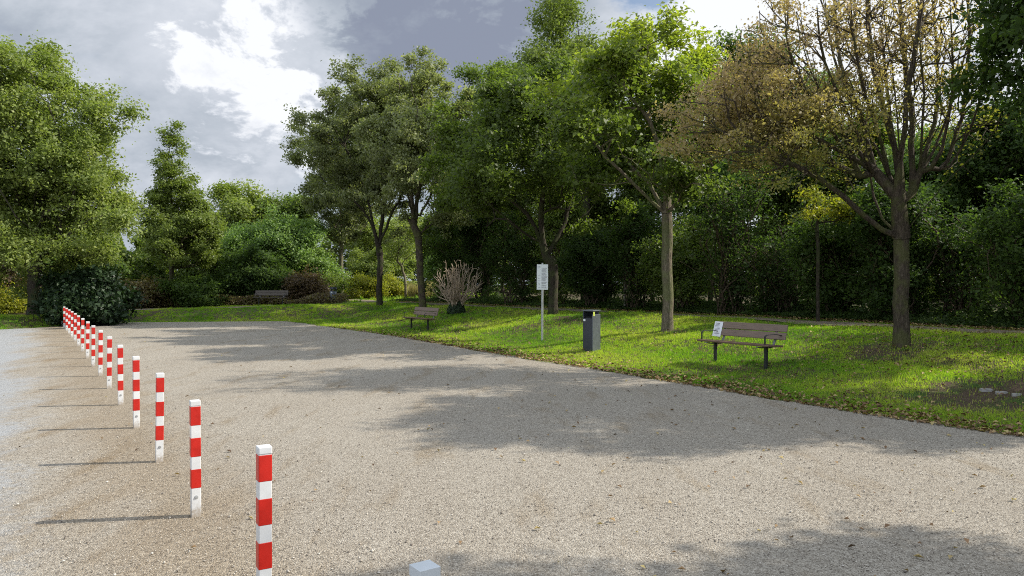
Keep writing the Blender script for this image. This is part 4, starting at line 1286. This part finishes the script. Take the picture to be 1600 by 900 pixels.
# ---- bare earth masks (used to thin the grass)
def bare(x, y):
    """0 = full turf, 1 = bare soil"""
    b = np.zeros(np.shape(x))
    def spot(px, py, ax, ay, amt=1.0):
        q = ground(px, py)
        nonlocal b
        r = ((x - q.x) / ax) ** 2 + ((y - q.y) / ay) ** 2
        r = r * (1 + 0.5 * np.sin(3 * x + 2 * y) * np.sin(2.3 * y - x))
        b = np.maximum(b, amt * np.clip(1.6 - r, 0, 1))
    spot(1560, 617, 1.5, 0.85)
    spot(1120, 578, 1.3, 0.35, 0.75)
    spot(1225, 585, 0.9, 0.3, 0.6)
    spot(1395, 545, 0.8, 0.6, 0.85)
    spot(860, 503, 1.4, 1.1, 0.6)
    spot(590, 505, 1.5, 0.5, 0.7)
    spot(660, 487, 0.5, 0.4, 0.7)
    spot(700, 512, 1.2, 0.4, 0.6)
    spot(1043, 519, 0.5, 0.4, 0.7)
    d = dist_court(x, y)
    b = np.maximum(b, 0.6 * np.clip(1 - d / 0.35, 0, 1))
    return b


# ---- grass
def grass(name, n, ylo, yhi, hgt, wid, seed, dmax=8.6, xr=(-40, 30)):
    rng = np.random.default_rng(seed)
    y = rng.uniform(ylo, yhi, n * 3)
    u = rng.uniform(-0.74, 0.74, n * 3)
    x = u * y
    # most blades grow in tufts
    nt_ = n // 9
    tk = rng.integers(0, nt_, n * 3); tuft = rng.random(n * 3) < 0.6
    sg_ = rng.uniform(0.02, 0.06, nt_)[tk]
    jx, jy = rng.normal(size=(2, n * 3)) * sg_
    x = np.where(tuft, x[tk] + jx, x); y = np.where(tuft, y[tk] + jy, y)
    th = np.where(tuft, np.clip(rng.gamma(5, 0.22, nt_), 0.3, 2.2)[tk], 0.7)
    d = dist_court(x, y)
    ok = (d > -0.05 + 0.09 * np.sin(2.1 * y) * np.sin(6.3 * y + 1) - 0.05 * rng.random(len(y)) ** 3) & (x > xr[0]) & (x < xr[1])
    # beyond the path there is turf only in the sunny gap
    gap = (y > 36) & (x > -15.5) & (x < -1.5)
    ok &= (d < dmax) | gap
    ok &= (dist_poly(x, y, PATHN) > 0.55 + 0.12 * np.sin(x * 5) ) & ((y < 42) | (dist_poly(x, y, SP) > 0.6))
    x, y, d, th, tk = x[ok], y[ok], d[ok], th[ok], tk[ok]
    keep = rng.random(len(x)) > bare(x, y) * 0.93
    # patchy turf
    patch = 0.5 + 0.25 * np.sin(1.3 * x + 0.6 * y) + 0.25 * np.sin(3.1 * x - 2.2 * y + 1)
    keep &= rng.random(len(x)) < 0.72 + 0.28 * patch
    x, y, d, patch, th, tk = x[keep][:n], y[keep][:n], d[keep][:n], patch[keep][:n], th[keep][:n], tk[keep][:n]
    m = len(x)
    hg = hgt * th * rng.uniform(0.45, 1.25, m) * (0.75 + 0.5 * patch) * np.interp(d, [0, 0.5, 2], [0.55, 0.8, 1.0])
    w = wid * rng.uniform(0.6, 1.3, m) * np.interp(y, [6, 14, 30, 60], [0.6, 1.0, 1.9, 3.2])
    a = rng.random(m) * 6.283; l = rng.uniform(0.1, 0.9, m) * hg; la = rng.random(m) * 6.283
    z = height(x, y) - 0.02
    B0 = np.stack([x - np.cos(a) * w / 2, y - np.sin(a) * w / 2, z], 1)
    B1 = np.stack([x + np.cos(a) * w / 2, y + np.sin(a) * w / 2, z], 1)
    T = np.stack([x + np.cos(la) * l, y + np.sin(la) * l, z + 0.02 + hg], 1)
    V = np.stack([B0, B1, T], 1)
    big = 0.45 + 0.45 * np.sin(0.8 * x - 0.5 * y + 2) + 0.3 * np.sin(2.1 * x + 1.4 * y)
    tint = np.clip(0.05 + 0.35 * big + 0.2 * rng.random(m) + 0.3 * ((tk * 7919) % 1000) / 1000.0 + 0.25 * (rng.random(m) > 0.93), 0, 1)
    me = np_mesh(name, V, np.arange(m * 3), 3, {'tint': tint})
    return tag(link(name, me, M['grass']), kind='stuff')


grass('lawn_grass', 380000, 7, 22, 0.030, 0.010, 1)
grass('lawn_grass', 300000, 22, 44, 0.042, 0.012, 2)
grass('meadow_grass', 60000, 42, 80, 0.13, 0.014, 3, dmax=9)


# taller reeds in the sunny gap
def tufts(name, px0, px1, Y0, Y1, n, h, mat, seed):
    rng = np.random.default_rng(seed)
    y = rng.uniform(Y0, Y1, n); x = (rng.uniform(px0, px1, n) - 800) / F * y
    z = height(x, y); hg = h * rng.uniform(0.5, 1.1, n) * (0.7 + 0.3 * np.sin(x * 2 + y))
    a = rng.random(n) * 6.283; w = rng.uniform(0.02, 0.045, n); la = rng.random(n) * 6.283; l = hg * rng.uniform(0.05, 0.4, n)
    V = np.stack([np.stack([x - np.cos(a) * w, y - np.sin(a) * w, z], 1), np.stack([x + np.cos(a) * w, y + np.sin(a) * w, z], 1), np.stack([x + np.cos(la) * l, y + np.sin(la) * l, z + hg], 1)], 1)
    return tag(link(name, np_mesh(name, V, np.arange(n * 3), 3, {'tint': rng.random(n)}), M[mat]), kind='stuff')


tufts('dry_reeds', 640, 700, 54, 60, 9000, 1.3, 'reed', 5)
tufts('tall_meadow_grass', 530, 640, 60, 66, 12000, 1.3, 'leaf_yellow', 6)


# ---- fallen leaves
def litter(n_edge, n_lawn, n_court, n_hedge):
    rng = np.random.default_rng(9)
    pts = []; sz = []
    y = rng.uniform(6.5, 30, n_edge) ; y = 6.5 + (y - 6.5) * rng.random(n_edge) ** 0.4
    d = rng.exponential(0.32, n_edge) - 0.10
    x = edge_x(y) + d / 0.86
    pts.append(np.stack([x, y], 1)); sz.append(rng.uniform(0.035, 0.085, n_edge))
    y = rng.uniform(7, 34, n_lawn); x = edge_x(y) + rng.uniform(0, 9.5, n_lawn) / 0.86
    # more of them under the autumn maple
    k = rng.random(n_lawn) < 0.45
    x = np.where(k, 8.0 + rng.normal(0, 2.2, n_lawn), x); y = np.where(k, 13.3 + rng.normal(0, 2.0, n_lawn), y)
    pts.append(np.stack([x, y], 1)); sz.append(rng.uniform(0.03, 0.075, n_lawn))
    y = 3.4 + rng.random(n_court) ** 1.4 * 24; x = rng.uniform(-0.7, 0.7, n_court) * y
    s = x + 0.633 * y - 1.07
    ok = (dist_court(x, y) < 0)
    ok &= rng.random(n_court) < np.where(s > -0.5, np.clip(0.35 + (x / y + 0.7) * 0.5, 0, 1), 0.12)
    pts.append(np.stack([x, y], 1)[ok]); sz.append(rng.uniform(0.02, 0.06, ok.sum()))
    y = rng.uniform(8, 42, n_hedge); x = edge_x(y) + (8.1 + rng.random(n_hedge) * 1.4) / 0.86
    pts.append(np.stack([x, y], 1)); sz.append(rng.uniform(0.04, 0.08, n_hedge))
    P = np.concatenate(pts); S = np.concatenate(sz); n = len(P)
    d = dist_court(P[:, 0], P[:, 1])
    z = height(P[:, 0], P[:, 1]) + 0.014 + np.where(d > 0.1, rng.uniform(0.0, 0.045, n), rng.uniform(0.0, 0.008, n))
    nr = np.stack([rng.normal(0, 0.35, n), rng.normal(0, 0.35, n), np.ones(n)], 1)
    me = leaves_mesh('fallen_leaves', np.stack([P[:, 0], P[:, 1], z], 1), S, nr, rng.random(n), rng, 0.65, 0.25)
    tag(link('fallen_leaves', me, M['litter']), kind='stuff')


litter(3800, 3600, 900, 9000)

# ---- loose grains lying on the foreground gravel
n = 60000
rng = np.random.default_rng(31)
y = 2.6 + rng.random(n) ** 1.25 * 7.5; x = rng.uniform(-0.75, 0.75, n) * y
ok = (dist_court(x, y) < -0.05) & (x + 0.64 * y - 1.07 > -1.0 - 0.8 * rng.random(n)); x, y = x[ok], y[ok]; n = len(x)
s = rng.uniform(0.0022, 0.0052, n) * (1 + (rng.random(n) > 0.97) * 1.0)
octv = np.array([(1, 0, 0), (0, 1, 0), (-1, 0, 0), (0, -1, 0), (0, 0, 0.8), (0, 0, -0.8)], float)
octf = np.array([(0, 1, 4), (1, 2, 4), (2, 3, 4), (3, 0, 4), (1, 0, 5), (2, 1, 5), (3, 2, 5), (0, 3, 5)])
a = rng.random(n) * 6.283; ca, sa = np.cos(a), np.sin(a)
sc = s[:, None] * rng.uniform(0.6, 1.3, (n, 3))
lv = octv[None] * sc[:, None, :] * rng.uniform(0.8, 1.2, (n, 6, 1))
V = np.stack([x[:, None] + lv[..., 0] * ca[:, None] - lv[..., 1] * sa[:, None], y[:, None] + lv[..., 0] * sa[:, None] + lv[..., 1] * ca[:, None], 0.007 + s[:, None] * 0.5 + lv[..., 2]], -1)
Fp = (octf[None] + (np.arange(n) * 6)[:, None, None]).reshape(-1)
t = NT('loose_grain')
tint = t.n('ShaderNodeAttribute', attribute_name='tint').outputs['Fac']
M['grain'] = t.done(t.pbr(t.ramp(tint, [(0, (0.12, 0.10, 0.085)), (0.45, (0.34, 0.30, 0.25)), (0.8, (0.45, 0.41, 0.35)), (1, (0.58, 0.54, 0.47))]), 0.85, spec=0.2))
tag(link('loose_pebbles', np_mesh('loose_pebbles', V.reshape(-1, 3), Fp, 3, {'tint': np.repeat(rng.random(n), 8)}), M['grain']), kind='stuff')
print('faces', sum(len(o.data.polygons) for o in C.objects if o.type == 'MESH'))
